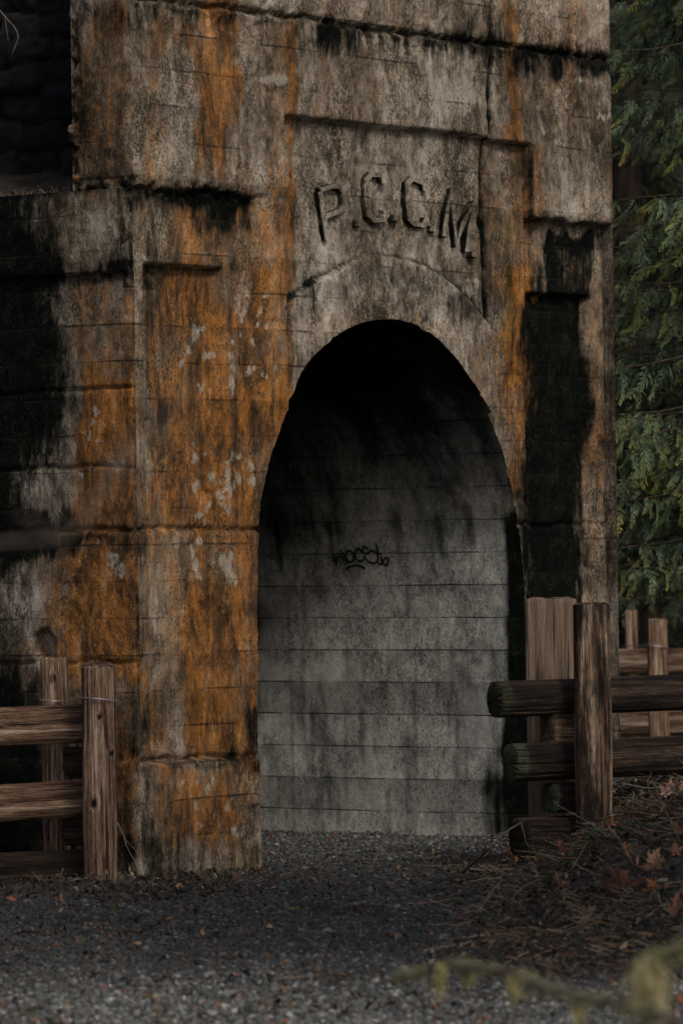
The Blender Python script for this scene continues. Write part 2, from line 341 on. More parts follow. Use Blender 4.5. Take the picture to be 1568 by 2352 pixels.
# ---- stain colours with some shade painted in, given in each wall's own chart
def rects(X, Y, lst, f=40):
    r = np.zeros_like(X)
    for x0, x1, y0, y1, s, *ff in lst:
        fx = ff[0] if ff else f; fy = ff[1] if len(ff) > 1 else fx*2
        r += s*band(X, x0, x1, fx)*band(Y, y0, y1, fy)
    return r
def spots(X, Y, boxes, seed):
    r = np.zeros_like(X); g = np.random.default_rng(seed)
    for x0, x1, y0, y1, n, a, b in boxes:
        for _ in range(n):
            cx, cy = g.uniform(x0, x1), g.uniform(y0, y1); s = g.uniform(a, b)
            r = np.maximum(r, np.exp(-(((X-cx)/s)**2+((Y-cy)/(s*g.uniform(1.1, 2.2)))**2)**1.5))
    return r
def stain_shade_front(P):
    X, Y = proj(P); u = (P-Cn)@U; z = P[:, 2]
    X = X+(Y-1250)*.0148                                # keep columns plumb
    X = X + (fbm(u*4, z*1.6, 91)-.5)*60+(fbm(u*16, z*5, 93)-.5)*40; Yw = Y+(fbm(u*7, z*3, 92)-.5)*60
    rust = .20+rects(X, Yw, [(318, 350, 20, 620, .3), (445, 520, 0, 410, .75, 16), (345, 440, 30, 110, .4), (590, 660, 60, 440, .3, 16), (647, 670, 30, 700, .6, 8),
        (380, 660, 440, 575, .65), (355, 600, 575, 760, .4), (560, 655, 600, 1000, .6), (370, 480, 640, 1220, .4), (450, 600, 690, 1220, .55), (345, 440, 850, 1200, .3),
        (335, 600, 1230, 1760, .38), (335, 660, 600, 1230, .22), (320, 600, 1750, 1960, .2), (345, 660, 40, 430, .08), (435, 550, 1330, 1730, .6, 20), (555, 605, 1230, 1760, .4), (370, 560, 1760, 1950, .45), (430, 520, 1790, 1930, .4),
        (1140, 1170, 10, 330, .6, 14), (1145, 1235, 325, 900, .48, 14), (1145, 1215, 620, 1150, .55, 14), (1075, 1130, 450, 650, .45), (1110, 1150, 620, 940, .35),
        (1235, 1310, 60, 330, .22), (1250, 1340, 560, 690, .2), (1330, 1425, 600, 1500, .18), (1200, 1235, 800, 1180, .35, 10), (318, 352, 640, 1750, .35)])
    rust -= rects(X, Yw, [(680, 1070, 290, 720, .25, 40), (900, 1110, 90, 300, .25)])
    blk = -.05+rects(X, Yw, [(640, 1145, 60, 120, .35), (650, 760, 50, 125, .35), (1160, 1420, 100, 175, .65, 20, 30), (318, 345, 0, 40, .2),
        (352, 575, 440, 475, .6, 16), (450, 560, 445, 530, .55, 14), (325, 352, 430, 660, .55, 12), (1235, 1425, 530, 570, .8, 12, 16), (1235, 1355, 545, 700, .95, 20), (1205, 1240, 590, 720, .6),
        (1215, 1318, 700, 1420, 1.25, 60, 60), (1190, 1340, 690, 1420, .6, 80, 60), (1165, 1240, 720, 1250, .25, 60), (1322, 1345, 900, 1400, .35, 24), (1222, 1330, 1400, 1960, 1.1, 30), (1330, 1400, 1500, 1960, .5, 40), (615, 760, 760, 860, .3), (600, 720, 590, 680, .3, 40), (780, 1010, 640, 740, .22, 40), (1020, 1100, 660, 740, .35),
        (1100, 1160, 590, 700, .15), (345, 430, 930, 985, .5, 30), (345, 610, 1180, 1232, .22), (540, 612, 1560, 1750, .45), (340, 600, 1620, 1745, .28, 50), (340, 610, 1735, 1762, .45, 12, 14), (340, 610, 1925, 2060, .42, 24), (320, 440, 1760, 2050, .25, 40), (318, 372, 1900, 2050, .2),
        (318, 340, 640, 1745, .35, 9), (352, 540, 600, 640, .25, 10, 14), (535, 548, 640, 1200, .25, 8), (353, 372, 640, 1000, .25, 8), (348, 366, 1200, 1750, .15, 10), (1392, 1420, 150, 480, .1)])
    dr = fbm(u*9, z*.8, 95)
    sj = np.exp(-((z-zJ1)/.05)**2)*.5+S((zJ1-z)/.05)*S(1-(zJ1-z)/(.12+.75*np.clip(dr-.35, 0, 1)))*.65*S((dr-.42)/.15)+(u < Fu(600))*S((zJ2-z)/.05)*S(1-(zJ2-z)/(.1+.6*np.clip(dr-.35, 0, 1)))*.6*S((dr-.42)/.15)+np.exp(-((z-zJ2)/.045)**2)*(.5*(u < Fu(600))+.4*(u > uC))
    uc = np.interp(z, crack[::-1, 1], crack[::-1, 0], left=99, right=crack[0, 0])
    ringd = z-np.interp(u, ring[:, 0], ring[:, 1], left=99, right=99)
    blk += .8*np.exp(-((ringd-.012)/.018)**2)+.30*S((ringd+.22)/.1)*S(-ringd/.05)+.95*np.exp(-((u-uC-.005)/.022)**2)*(z < zP2)*(z > zJ2)+.3*np.exp(-((u-uA)/.015)**2)*(z < zPT)*(z > 2.4)  # panel edge lines here and above paint in recess shadow
    blk += sj + 1.3*np.exp(-((u-uc)/.016)**2)+.3*np.exp(-((u-uc)/.05)**2)+.35*np.exp(-((u-.0)/.02)**2)
    pale = .02+rects(X, Yw, [(345, 440, 110, 340, .38), (520, 640, 110, 330, .3), (680, 900, 110, 250, .25), (900, 1120, 100, 265, .42), (1010, 1110, 170, 260, .25), (545, 640, 176, 192, .5, 16, 12), (355, 640, 340, 420, .35),
        (680, 1060, 330, 430, .10), (700, 1060, 480, 590, .22), (560, 600, 620, 720, .3), (1250, 1400, 190, 500, .22), (1370, 1425, 700, 860, .4), (1370, 1425, 850, 1500, .16), (660, 900, 640, 720, .3), (690, 860, 700, 740, .3),
        (1060, 1080, 640, 800, .5, 6), (590, 606, 1000, 1200, .3, 6), (360, 420, 620, 900, .25), (525, 560, 620, 720, .4, 10), (410, 440, 1260, 1700, .2, 8), (480, 500, 1240, 1640, .2, 8), (1020, 1060, 120, 260, .3, 12)])
    pale = np.maximum(pale, 1.0*spots(X, Yw, [(450, 620, 680, 900, 26, 4, 11), (440, 600, 1000, 1190, 26, 4, 12), (500, 545, 1080, 1180, 8, 8, 16), (360, 520, 740, 1000, 10, 3, 6), (700, 1000, 640, 700, 10, 3, 8), (930, 1080, 130, 230, 10, 3, 9), (440, 560, 1230, 1330, 12, 5, 14), (430, 580, 1770, 1950, 14, 4, 9), (1180, 1400, 150, 480, 14, 3, 8)], 5))
    moss = -.4+rects(X, Yw, [(1135, 1165, 480, 820, 1.0, 12), (1165, 1185, 500, 780, .6), (1255, 1340, 550, 690, .95), (1300, 1330, 700, 1200, .45, 20), (1320, 1345, 780, 1100, .6, 10), (345, 615, 1930, 2050, .55, 20), (560, 615, 1830, 2050, .5, 20), (318, 350, 1300, 2000, .5), (470, 560, 440, 600, .4), (318, 340, 640, 1300, .35), (1160, 1215, 840, 1150, .4)])
    m1 = fbm(u*2.4, z*1.3, 301)-.5; m2 = fbm(u*9, z*2.2, 302)-.5; m3 = fbm(u*3, z*2, 303)-.5; m4 = fbm(u*12, z*5, 304)-.5
    rust = rust*.95+.20+m1*.55+m2*.5; blk = blk+m3*.65+m4*.75+(fbm(u*34, z*3, 305)-.5)*.35-.02; pale = pale*1.1-m1*.5+m4*.7-.02
    return np.stack([rust, blk, pale, moss], 1)
def stain_shade_side(P):
    X, Y = proj(P); v = -(P-Cn)@Wn; z = P[:, 2]; X = X+(Y-1250)*.0148
    X = X+(fbm(v*5, z*1.6, 81)-.5)*70+(fbm(v*16, z*5, 83)-.5)*40; Yw = Y+(fbm(v*7, z*3, 82)-.5)*60
    rust = .15+rects(X, Yw, [(150, 330, 0, 420, .38), (300, 330, 0, 420, .2, 10), (170, 320, 640, 1000, .62), (175, 330, 880, 1560, .95, 40), (100, 330, 1220, 1780, .55, 50), (190, 300, 430, 620, .2), (255, 340, 1740, 1960, .65, 30)])
    blk = rects(X, Yw, [(-900, 70, 430, 2100, .75, 120), (-900, 140, 560, 1300, .55, 70), (-900, 240, 1560, 2100, .4, 60), (240, 330, 1600, 1740, .2, 30), (240, 330, 1930, 2060, .4, 30), (60, 140, 640, 950, .3, 60), (-900, 340, 600, 650, .55, 20, 20), (-900, 140, 440, 640, .6, 40), (255, 330, 440, 640, .55, 24), (-900, 240, 1170, 1270, .6, 60, 30), (-900, 170, 930, 1010, .4, 50),
        (-900, 330, 1720, 2050, .6, 60), (-900, 330, 1225, 1245, .35, 20, 10), (305, 330, 640, 1745, .4, 8), (150, 180, 0, 440, .25, 12), (150, 330, 0, 60, .4), (150, 330, 0, 430, .30), (-900, 60, 1270, 1560, -.15, 60)])  # shade painted in too: upper return face, wing's dark left end
    blk += np.exp(-((z-zJ2)/.04)**2)*.6
    pale = .0+rects(X, Yw, [(120, 260, 450, 600, .45), (195, 240, 465, 525, .35, 30), (180, 310, 1230, 1310, .35, 20), (110, 150, 950, 1260, .35, 16), (190, 260, 290, 420, .35), (110, 200, 640, 900, .25), (0, 140, 1280, 1500, .2, 40), (160, 300, 690, 720, .3), (200, 300, 1020, 1100, .15)])
    pale = np.maximum(pale, .9*spots(X, Yw, [(170, 300, 690, 1100, 12, 4, 10), (180, 300, 1240, 1330, 10, 5, 12), (110, 200, 1230, 1400, 8, 4, 9)], 9))
    moss = -.4+rects(X, Yw, [(0, 200, 1300, 1560, .5, 60), (150, 180, 0, 430, .55, 12), (0, 160, 440, 600, .3), (120, 330, 1600, 1900, .5)])
    m1 = fbm(v*2.4, z*1.3, 311)-.5; m2 = fbm(v*9, z*2.2, 312)-.5; m3 = fbm(v*3, z*2, 313)-.5; m4 = fbm(v*12, z*5, 314)-.5
    rust = rust*.98+.18+m1*.5+m2*.45; blk = blk+m3*.6+m4*.5-.05; pale = pale*1.1-m1*.5+m4*.7-.02
    return np.stack([rust, blk, pale, moss], 1)
def stain_shade_inner(P):
    X, Y = proj(P); v = -(P-Cn)@Wn; z = P[:, 2]
    X = X+(fbm(v*3, z*2, 61)-.5)*50; Yw = Y+(fbm(v*3, z*3, 62)-.5)*60
    rust = -.35+rects(X, Yw, [(1040, 1200, 1060, 1200, .65), (1050, 1170, 1380, 1700, .2), (620, 680, 1810, 1890, .4)])
    blk = .0+rects(X, Yw, [(1165, 1400, 1180, 2100, 1.3, 26), (560, 1400, 300, 1010, 1.25, 30, 480), (560, 1400, 1040, 1230, .14, 30, 160), (560, 680, 1000, 1300, .2, 60, 100), (600, 1190, 1170, 1235, .15, 80, 30), (560, 640, 1380, 1520, .3), (560, 780, 1100, 1320, .22, 60),  # the tall upper rows paint the vault's shade over the stains
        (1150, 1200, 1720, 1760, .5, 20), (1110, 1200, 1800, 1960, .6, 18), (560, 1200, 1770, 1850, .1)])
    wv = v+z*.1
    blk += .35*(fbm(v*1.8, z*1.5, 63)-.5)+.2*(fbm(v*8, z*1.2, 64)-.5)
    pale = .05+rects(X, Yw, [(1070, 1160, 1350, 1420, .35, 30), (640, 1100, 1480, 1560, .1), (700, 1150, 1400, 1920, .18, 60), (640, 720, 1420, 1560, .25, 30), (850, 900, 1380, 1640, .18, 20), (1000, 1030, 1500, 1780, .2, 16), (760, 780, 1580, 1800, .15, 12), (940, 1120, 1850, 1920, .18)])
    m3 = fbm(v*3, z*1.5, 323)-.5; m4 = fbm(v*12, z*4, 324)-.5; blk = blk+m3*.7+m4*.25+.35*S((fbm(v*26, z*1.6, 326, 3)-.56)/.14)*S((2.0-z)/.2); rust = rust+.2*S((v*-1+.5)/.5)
    return np.stack([rust, blk, pale-m3*.4, np.full_like(rust, -1)], 1)

portal = tag(empty('tunnel_portal', Cn), 'rust streaked concrete mine portal with a dark tall arch and raised letters above it', 'tunnel portal')
def pp(o):                                              # parent keeping world coordinates
    o.parent = portal; o.matrix_parent_inverse = Matrix.Translation(-Vector(Cn)); return o
# front wall
us = np.arange(0, UR+.001, .0125); us[-1] = UR; zs = np.arange(-.3, ZTOP+.001, .0125)
Ug, Zg = np.meshgrid(us, zs, indexing='ij'); nx, nz = Ug.shape; ug, zg = Ug.ravel().copy(), Zg.ravel().copy()
Q = grid_faces(nx, nz)
cu, cz = ug[Q].mean(1), zg[Q].mean(1)
poly = np.vstack([arch, [[arch[-1, 0], -5], [arch[0, 0], -5]]])
keep = ~in_poly(cu, cz, poly)
used = np.zeros(len(ug), int); rem = np.zeros(len(ug), int)
np.add.at(used, Q[keep].ravel(), 1); np.add.at(rem, Q[~keep].ravel(), 1)
bd = np.where((used > 0) & (rem > 0))[0]
ad = []                                                 # dense arch curve
for a, b in zip(arch[:-1], arch[1:]):
    n = max(1, int(np.hypot(*(b-a))/.003)); ad.append(a+(b-a)*np.linspace(0, 1, n, endpoint=False)[:, None])
ad = np.vstack(ad)
for i in bd:
    d = (ad[:, 0]-ug[i])**2+(ad[:, 1]-zg[i])**2; j = d.argmin()
    ug[i], zg[i] = ad[j]
h = front_h(ug, zg)
edge_d = np.full(len(ug), 9.0)
near = np.where((used > 0) & in_poly(ug, zg, poly*1.0) == False)[0]
h[bd] -= .010*fbm(ug[bd]*20, zg[bd]*20, 5)
c = chip(zg)*S(1-ug/.05)
cr = .02*S(1-(UR-ug)/.03)*(.4+fbm(zg*10, zg*0, 44))
P = Cn+ug[:, None]*U+h[:, None]*Wn*(S(ug/.03)*.9+.1)[:, None]+zg[:, None]*Z
P = P + c[:, None]*(U-Wn)*.8 - cr[:, None]*(U+Wn)*.9
fw = mesh('front_wall', P, Q[keep], M_conc, None, True, {'stain_shade': stain_shade_front(P)}); pp(fw)
# tunnel lining
TL = 6.0
aa = curve(arch[::2], 300); vs = np.concatenate([[0, .01, .03], np.arange(.06, 2.4, .03), np.arange(2.5, TL, .25)])
A, V_ = np.meshgrid(np.arange(len(aa)), vs, indexing='ij'); a_u, a_z = aa[A.ravel(), 0], aa[A.ravel(), 1]; vv = V_.ravel()
fh = front_h(a_u, a_z)-.008
wv = np.where(vv < .2, fh*(1-vv/.2), 0)-vv
tz = S((a_z-zJ3)/.02+.5)
nrm = np.sign(a_u-(aa[:, 0].min()+aa[:, 0].max())/2)
lip = .02*(1-tz)*S(vv/.08)*0
rough = (fbm(vv*6, a_z*6+a_u*3, 41)-.5)*.02*S(vv/.1)+(fbm(vv*40, a_z*14+a_u*9, 42)-.5)*.006*S(vv/.1)
edgeR = .014*np.exp(-vv/.02)*fbm(a_u*22, a_z*22, 43)
P = Cn+(a_u+nrm*(rough+edgeR))[:, None]*U+wv[:, None]*Wn+a_z[:, None]*Z
tl = mesh('tunnel_lining', P, grid_faces(len(aa), len(vs)), M_inner, None, True, {'stain_shade': stain_shade_inner(P)}); pp(tl)
ev = Cn+np.array([arch[0, 0]-.5, arch[-1, 0]+.5])[:, None]*U-TL*.995*Wn
P = np.array([ev[0]-.3*Z, ev[1]-.3*Z, ev[1]+4*Z, ev[0]+4*Z]); gN = 20
ii, jj = np.meshgrid(np.linspace(0, 1, gN), np.linspace(0, 1, gN), indexing='ij')
Pb = P[0]+ii.ravel()[:, None]*(P[1]-P[0])+jj.ravel()[:, None]*(P[3]-P[0])
pp(mesh('tunnel_light_stop', Pb, grid_faces(gN, gN), M_inner, None, True, {'stain_shade': np.tile([0, .8, 0, -1.], (len(Pb), 1))}))  # unseen dark end, put in to keep sky light out of the tunnel
# side wall (lower wing) and the thick end of the upper slab
TH = s_vz(163, 250)[0]; VW = 6.0
print('slab thickness', TH)
def side_part(name, vs, zs, hfun, edge=None):
    Vg, Zg = np.meshgrid(vs, zs, indexing='ij'); v, z = Vg.ravel(), Zg.ravel(); h = hfun(v, z)
    if edge is not None: v = v+edge(z)*S((v-vs[-1]+.06)/.05)
    P = Cn+v[:, None]*-Wn-h[:, None]*U*(S(v/.03)*.9+.1)[:, None]+z[:, None]*Z
    c = chip(z)*S(1-v/.05); P = P+c[:, None]*(U-Wn)*.8
    return pp(mesh(name, P, grid_faces(len(vs), len(zs))[:, ::-1], M_conc, None, True, {'stain_shade': stain_shade_side(P)}))
def h_low(v, z):
    h = (fbm(v*3, z*3, 101)-.5)*.02+(fbm(v*30, z*30, 102)-.5)*.010
    h += .03*S((z-s_vz(150, 632)[1])/.012+.5)
    h += .03*S((zJ4-z)/.03+.5)
    for zj, a in ((zJ3, .04), (s_vz(100, 900)[1], .02), (s_vz(100, 1076)[1], .02), (s_vz(100, 1520)[1], .02)):
        wz = (fbm(v*6, v*0+zj, 9)-.5)*.04; h -= a*np.exp(-((z-zj-wz)/.009)**2)*(.4+fbm(v*12, z*12, 23))
    cx, cz = s_vz(100, 1490); h -= .06*S((1-(((v-cx)/.09)**2+((z-cz)/.10)**2)+(fbm(v*20, z*20, 6)-.5)*1.5)/.4)
    return h
def h_up(v, z):
    h = (fbm(v*3, z*3, 111)-.5)*.02+(fbm(v*30, z*30, 112)-.5)*.010
    er = S((v-TH+.07)/.05); h += er*(fbm(v*26, z*26, 113)-.6)*.09
    h += np.exp(-((z-zJ2)/.06)**2)*(fbm(v*26, z*26, 114)-.6)*.12
    return h
vs_ = np.concatenate([np.arange(0, 2.0, .0125), np.arange(2.0, VW, .06)])
side_part('side_wall', vs_, np.arange(-.3, zJ2-.005, .0125), h_low)
side_part('slab_end', np.arange(0, TH, .0125), np.arange(zJ2-.03, ZTOP, .0125), h_up, lambda z: (fbm(z*9, z*0, 51)-.5)*.07+(fbm(z*40, z*0, 52)-.5)*.03)
# hidden closing faces of the slab: back, right end, top
def plainwall(name, p0, e1, e2, n1, n2):
    ii, jj = np.meshgrid(np.linspace(0, 1, n1), np.linspace(0, 1, n2), indexing='ij')
    P = p0+ii.ravel()[:, None]*e1+jj.ravel()[:, None]*e2
    return pp(mesh(name, P, grid_faces(n1, n2), M_conc, None, True, {'stain_shade': np.tile([.3, .3, .1, -.2], (len(P), 1))}))
plainwall('slab_back', Cn-TH*Wn+(zJ2-.05)*Z+.01*U, (UR-.03)*U, (ZTOP-zJ2)*Z, 20, 10)
plainwall('slab_side', Cn+(UR-.012)*U-.015*Wn-.3*Z, -(TH+3)*Wn, (ZTOP+.3)*Z, 20, 30)
plainwall('slab_top', Cn+ZTOP*Z-.02*Wn+.03*U, (UR-.04)*U, -TH*Wn, 20, 4)

# ---- raised letters
def ribbon(bag, pts, width, plane, wout, thick, back=.03, taper=None):
    """stroke of given width raised on a wall; pts in picture units, plane = (origin, axis, normal)"""
    O, Ax, Nn = plane
    q = np.array([[np.dot(p-O, Ax), p[2]-O[2]] for p in [on_plane(x, y, O+wout*Nn, Nn) for x, y in pts]])
    fs = abs(np.dot(Ax, [1, 0, 0])); q = q*[fs, 1]; d = np.gradient(q, axis=0)
    if len(q) > 2:
        s = np.diff(q, axis=0); s /= np.linalg.norm(s, axis=1)[:, None]+1e-9
        d = np.vstack([s[:1], s[:-1]+s[1:], s[-1:]])
        d /= np.linalg.norm(d, axis=1)[:, None]+1e-9
        cosn = np.concatenate([[1], np.clip(np.sum(d[1:-1]*s[1:], 1), .45, 1), [1]])
    else:
        d /= np.linalg.norm(d, axis=1)[:, None]; cosn = np.ones(len(q))
    n = np.stack([-d[:, 1], d[:, 0]], 1)*(width/2/cosn)[:, None]
    q = q/[fs, 1]; n = n/[fs, 1]; L, R = q+n, q-n; m = len(q); be = .008
    def W3(a, wo): return O+a[:, :1]*Ax+a[:, 1:]*Z+wo*Nn
    k = .82
    V = np.vstack([W3(L*1, wout-back), W3(q+(L-q)*1, wout+thick-be), W3(q+(L-q)*k, wout+thick), W3(q+(R-q)*k, wout+thick), W3(R, wout+thick-be), W3(R, wout-back)])
    f = []
    for c_ in range(5):
        for i in range(m-1): f.append([c_*m+i, (c_+1)*m+i, (c_+1)*m+i+1, c_*m+i+1])
    f.append([0, m, 4*m, 5*m]); f.append([m, 2*m, 3*m, 4*m]); f.append([m-1, 6*m-1, 5*m-1, 2*m-1]); f.append([2*m-1, 5*m-1, 4*m-1, 3*m-1])
    bag.add(V, f)
def lz(pts): return [(658.4+x*.32, 344.9+y*.32) for x, y in pts]
FP = (Cn, U, Wn)
PANEL = -.060
letters = [
 ('letter', 'letter P with a chipped foot', [[(228, 282), (262, 650)][::1]] and [[(212, 300), (230, 420), (262, 645)], [(205, 292), (290, 262), (348, 262), (380, 310), (385, 400), (350, 440), (250, 478)]]),
 ('letter', 'first letter C', [[(668, 238), (655, 182), (575, 178), (545, 215), (543, 330), (562, 470), (600, 508), (662, 502), (688, 470), (686, 432)]]),
 ('letter', 'second letter C', [[(968, 288), (956, 240), (870, 208), (838, 245), (838, 370), (850, 500), (885, 532), (950, 542), (974, 505), (968, 482)]]),
 ('letter', 'letter M leaning to the right', [[(1100, 622), (1120, 450), (1148, 305), (1165, 420), (1186, 672), (1240, 520), (1308, 392), (1285, 560), (1262, 732)]])]
def letter_obj(name, polys, width, thick, lab=None):
    b = Bag()
    for pl in polys:
        ribbon(b, lz(pl), width, FP, PANEL+.002, thick)
    sizes = [len(v_) for v_ in b.V]; V = np.concatenate(b.V); r = (fbm(V[:, 0]*60+V[:, 1]*60, V[:, 2]*60, 77)-.5)*.003
    V = V+r[:, None]*np.array([1, 1, .7]); b.V = [V]
    f = np.concatenate(b.Q)
    st = stain_shade_front(V); st[:, 2] += .12; st[:, 1] -= .1; n0 = 0
    for vb in sizes:
        m = vb//6; st[n0:n0+2*m, 1] += 1.0; st[n0+4*m:n0+6*m, 1] += 1.0; st[n0:n0+2*m, 2] -= .3; st[n0+4*m:n0+6*m, 2] -= .3; n0 += vb
    o = pp(mesh(name, V, [f], M_conc, None, False, {'stain_shade': st}))
    if lab: o['label'] = lab
    return o
for nm, lab, polys in letters: letter_obj(nm, polys, .022 if 'M' in lab else .028, .032, lab)
for x, y, s in ((487, 530, 30), (758, 492, 34), (1022, 568, 36), (1322, 752, 44)):
    letter_obj('full_stop', [[(x-s*.5, y-4), (x+s*.5, y+4)]], .032, .030)
# graffiti on the inner wall
jr = Cn+uRJ*U
IP = (jr, -Wn, -U)
def gz(pts): return [(721.3+x*.14, 1223+y*.14) for x, y in pts]
th = np.linspace(0, 2*np.pi, 22)
G = [[(355, 375), (380, 460), (405, 540)], [(400, 500), (412, 430), (450, 398), (500, 405), (545, 440), (600, 505)], [(485, 290), (515, 335), (548, 385)],
     [(632+66*math.cos(t), 390+92*math.sin(t)) for t in th],
     [(835, 322), (812, 275), (775, 262), (738, 300), (722, 370), (738, 440), (790, 475), (838, 460), (862, 425)],
     [(938, 278), (915, 242), (872, 245), (855, 295), (872, 340), (930, 338), (1000, 297), (1060, 322), (1090, 380), (1082, 450), (1035, 498), (960, 495), (900, 450), (858, 385)],
     [(1075, 188), (1085, 270), (1103, 345), (1135, 355)], [(1088, 460), (1098, 530)], [(1140, 395), (1143, 450), (1148, 515), (1100, 522)],
     [(1150, 440), (1170, 500), (1215, 545), (1246, 500), (1250, 440), (1215, 415), (1178, 450), (1160, 515)], [(562, 592), (640, 552), (715, 538), (790, 553), (860, 592)]]
def paint(name, strokes, width, mat, wo, cat=None):
    b = Bag()
    for s in strokes:
        c = curve(s, max(8, 8*len(s))) if len(s) > 2 else np.array(s, float)
        q = [on_plane(x, y, jr-wo*U, U) for x, y in c]
        q = np.array([[np.dot(p-jr, -Wn), p[2]] for p in q]); d = np.gradient(q, axis=0); d /= np.linalg.norm(d, axis=1)[:, None]+1e-9
        q[0] -= d[0]*width*.35; q[-1] += d[-1]*width*.35
        n = np.stack([-d[:, 1], d[:, 0]], 1)*width/2; n[0] *= .5; n[-1] *= .5
        m = len(q)
        V = np.vstack([q+n, q-n]); u0 = np.interp(V[:, 1], aa[::-1, 1][:120], aa[::-1, 0][:120])
        rgh = (fbm(V[:, 0]*6, V[:, 1]*6+u0*3, 41)-.5)*.02+(fbm(V[:, 0]*40, V[:, 1]*14+u0*9, 42)-.5)*.006
        V3 = Cn+(u0+rgh-wo)[:, None]*U-V[:, :1]*Wn+V[:, 1:]*Z
        i = np.arange(m-1); b.add(V3, np.stack([i, i+1, i+1+m, i+m], 1))
    return pp(b.build(name, mat))
tagm = paint('graffiti_tag', [gz(s) for s in G], .0125, M_black, .005); tagm['label'] = 'black sprayed graffiti tag with an underline'
def sz(pts): return [(564.5+x*.44*1.0, 1129+y*.44) for x, y in pts]
E = [[(145, 345), (125, 362), (134, 378), (130, 395)], [(130, 382), (150, 405), (158, 385)], [(140, 362), (150, 385), (165, 372), (150, 360), (142, 372)], [(158, 385), (165, 405), (172, 390), (180, 403)], [(155, 372), (172, 358)], [(165, 375), (176, 385)]]
tg2 = paint('scratched_tag', [sz(s) for s in E], .0042, M_scratch, .007); tg2['label'] = 'small pale scratched scribble at the left of the inner wall'

# ------------------------------------------------------------------ ground
def in_portal(X, Y):
    d = np.stack([X, Y], -1)-Cn[:2]; u = d@U[:2]; v = -(d@Wn[:2])
    solid = (u > -.03) & (v > -.05) & (u < UR) & ~((u > arch[0, 0]) & (u < arch[-1, 0]))
    return solid, u, v
def G_(X, Y):
    b = .42*S((X-.72)/1.15)*S((Y-18.6)/4.5)*S((33-Y)/5)
    b += .03*S((X-.3)/.8)*S((Y-18)/3)*S((26-Y)/2)+.15*S((X-1.2)/.5)*S((fbm(X*1.7, Y*.9, 205)-.4)/.2)*S((Y-20)/2.5)*S((25-Y)/1.5)
    b += (fbm(X*1.2, Y*.7, 201)-.5)*.05*S((Y-14)/3)
    b += .05*S((-.9-X)/.4)*S((Y-23.2)/.8)
    b += (fbm(X*6, Y*6, 202)-.5)*.012
    return b-.012
gx = np.concatenate([np.linspace(-40, -4, 30), np.arange(-3.9, 5.9, .06), np.linspace(6, 40, 30)])
gy = np.concatenate([np.linspace(-6, 12, 20), np.arange(12.1, 36, .08), np.linspace(36.2, 140, 50)])
Xg, Yg = np.meshgrid(gx, gy, indexing='ij'); X, Y = Xg.ravel(), Yg.ravel()
gz_ = G_(X, Y)
V = np.stack([X, Y, gz_], 1)
k = NT('ground_material', .98, .12)
soilw = None
n1 = k.noise((70, 70, 70), 1, 3, .8); n2 = k.noise((1.2, 1.2, 1.2), 1, 4)
colr = k.mix(k.step(n2, .4, .6), k.ramp(n1, [(.38, (.012, .012, .012)), (.62, (.12, .12, .115))]), k.ramp(n1, [(.35, (.010, .008, .006)), (.68, (.045, .033, .024))]))
M_g2 = k.done(colr, k.bump(n1, .8, .02))
tag(mesh('ground', V, grid_faces(len(gx), len(gy)), M_g2, None), kind='structure')
# hill behind the wing and far slope
hu = np.linspace(.04, UR-.1, 40); hv = np.concatenate([np.linspace(TH+.02, 3, 30), np.linspace(3.2, 9, 30)])
Hu, Hv = np.meshgrid(hu, hv, indexing='ij'); hu_, hv_ = Hu.ravel(), Hv.ravel()
hz = zJ2-.03+.16*S((hu_-.04)/.6)+(fbm(hu_*6, hv_*6, 301)-.5)*.10+.1*np.clip(hv_-1, 0, 9)
Ph = Cn+hu_[:, None]*U-hv_[:, None]*Wn+hz[:, None]*Z
tag(mesh('hillside', Ph, grid_faces(len(hu), len(hv)), M_soil, None), kind='structure')
# far wooded slope all round behind
sx = np.linspace(-70, 70, 90); sy = np.linspace(46, 120, 50); SX, SY = np.meshgrid(sx, sy, indexing='ij'); SX, SY = SX.ravel(), SY.ravel()
szz = -1.2+26*S((SY-46+np.abs(SX)*.05)/50)+(fbm(SX*.15, SY*.15, 311)-.5)*4*S((SY-46)/10)
tag(mesh('wooded_slope', np.stack([SX, SY, szz], 1), grid_faces(90, 50), M_hill, None), kind='structure')
# dark stone wall above the ledge, upper left
def stonewall():
    k = NT('dark_stone', .95, .15); n = k.noise((30, 30, 30), 1, 5, .7)
    c, _, _a = k.attr('tint'); M = k.done(k.mix(1.0, c, k.ramp(n, [(.3, (.45, .45, .45)), (.7, (1.2, 1.2, 1.2))]), 'MULTIPLY'), k.bump(n, .8, .015))
    vs = np.arange(TH+.0, 6.5, .02); zs = np.arange(zJ2-.1, 7.0, .02)
    Vg, Zg = np.meshgrid(vs, zs, indexing='ij'); v, z = Vg.ravel(), Zg.ravel()
    hb = .15; zz_ = z+(fbm(v*3, z*3, 5)-.5)*.16; row = np.floor(zz_/hb); fz = (zz_/hb) % 1
    bw = .30; off = _h(row, row*0, 3)*bw; cell = np.floor((v+off)/bw); fv = ((v+off)/bw) % 1
    dep = np.minimum(np.minimum(fz, 1-fz)*hb, np.minimum(fv, 1-fv)*bw)
    hgt = .03*S(dep/.022)+.05*(_h(cell, row, 9)-.5)+(fbm(v*12, z*12, 6)-.5)*.07
    P = Cn+(.95-hgt)[:, None]*U-v[:, None]*Wn+z[:, None]*Z
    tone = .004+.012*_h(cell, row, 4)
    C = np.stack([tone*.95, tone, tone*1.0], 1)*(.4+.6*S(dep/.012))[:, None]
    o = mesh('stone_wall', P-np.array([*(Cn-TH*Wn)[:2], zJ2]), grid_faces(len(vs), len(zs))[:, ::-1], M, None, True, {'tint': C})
    o.location = (*(Cn-TH*Wn)[:2], zJ2)
    tag(o, 'blackened coursed stone wall in shade above the left ledge', 'stone wall')
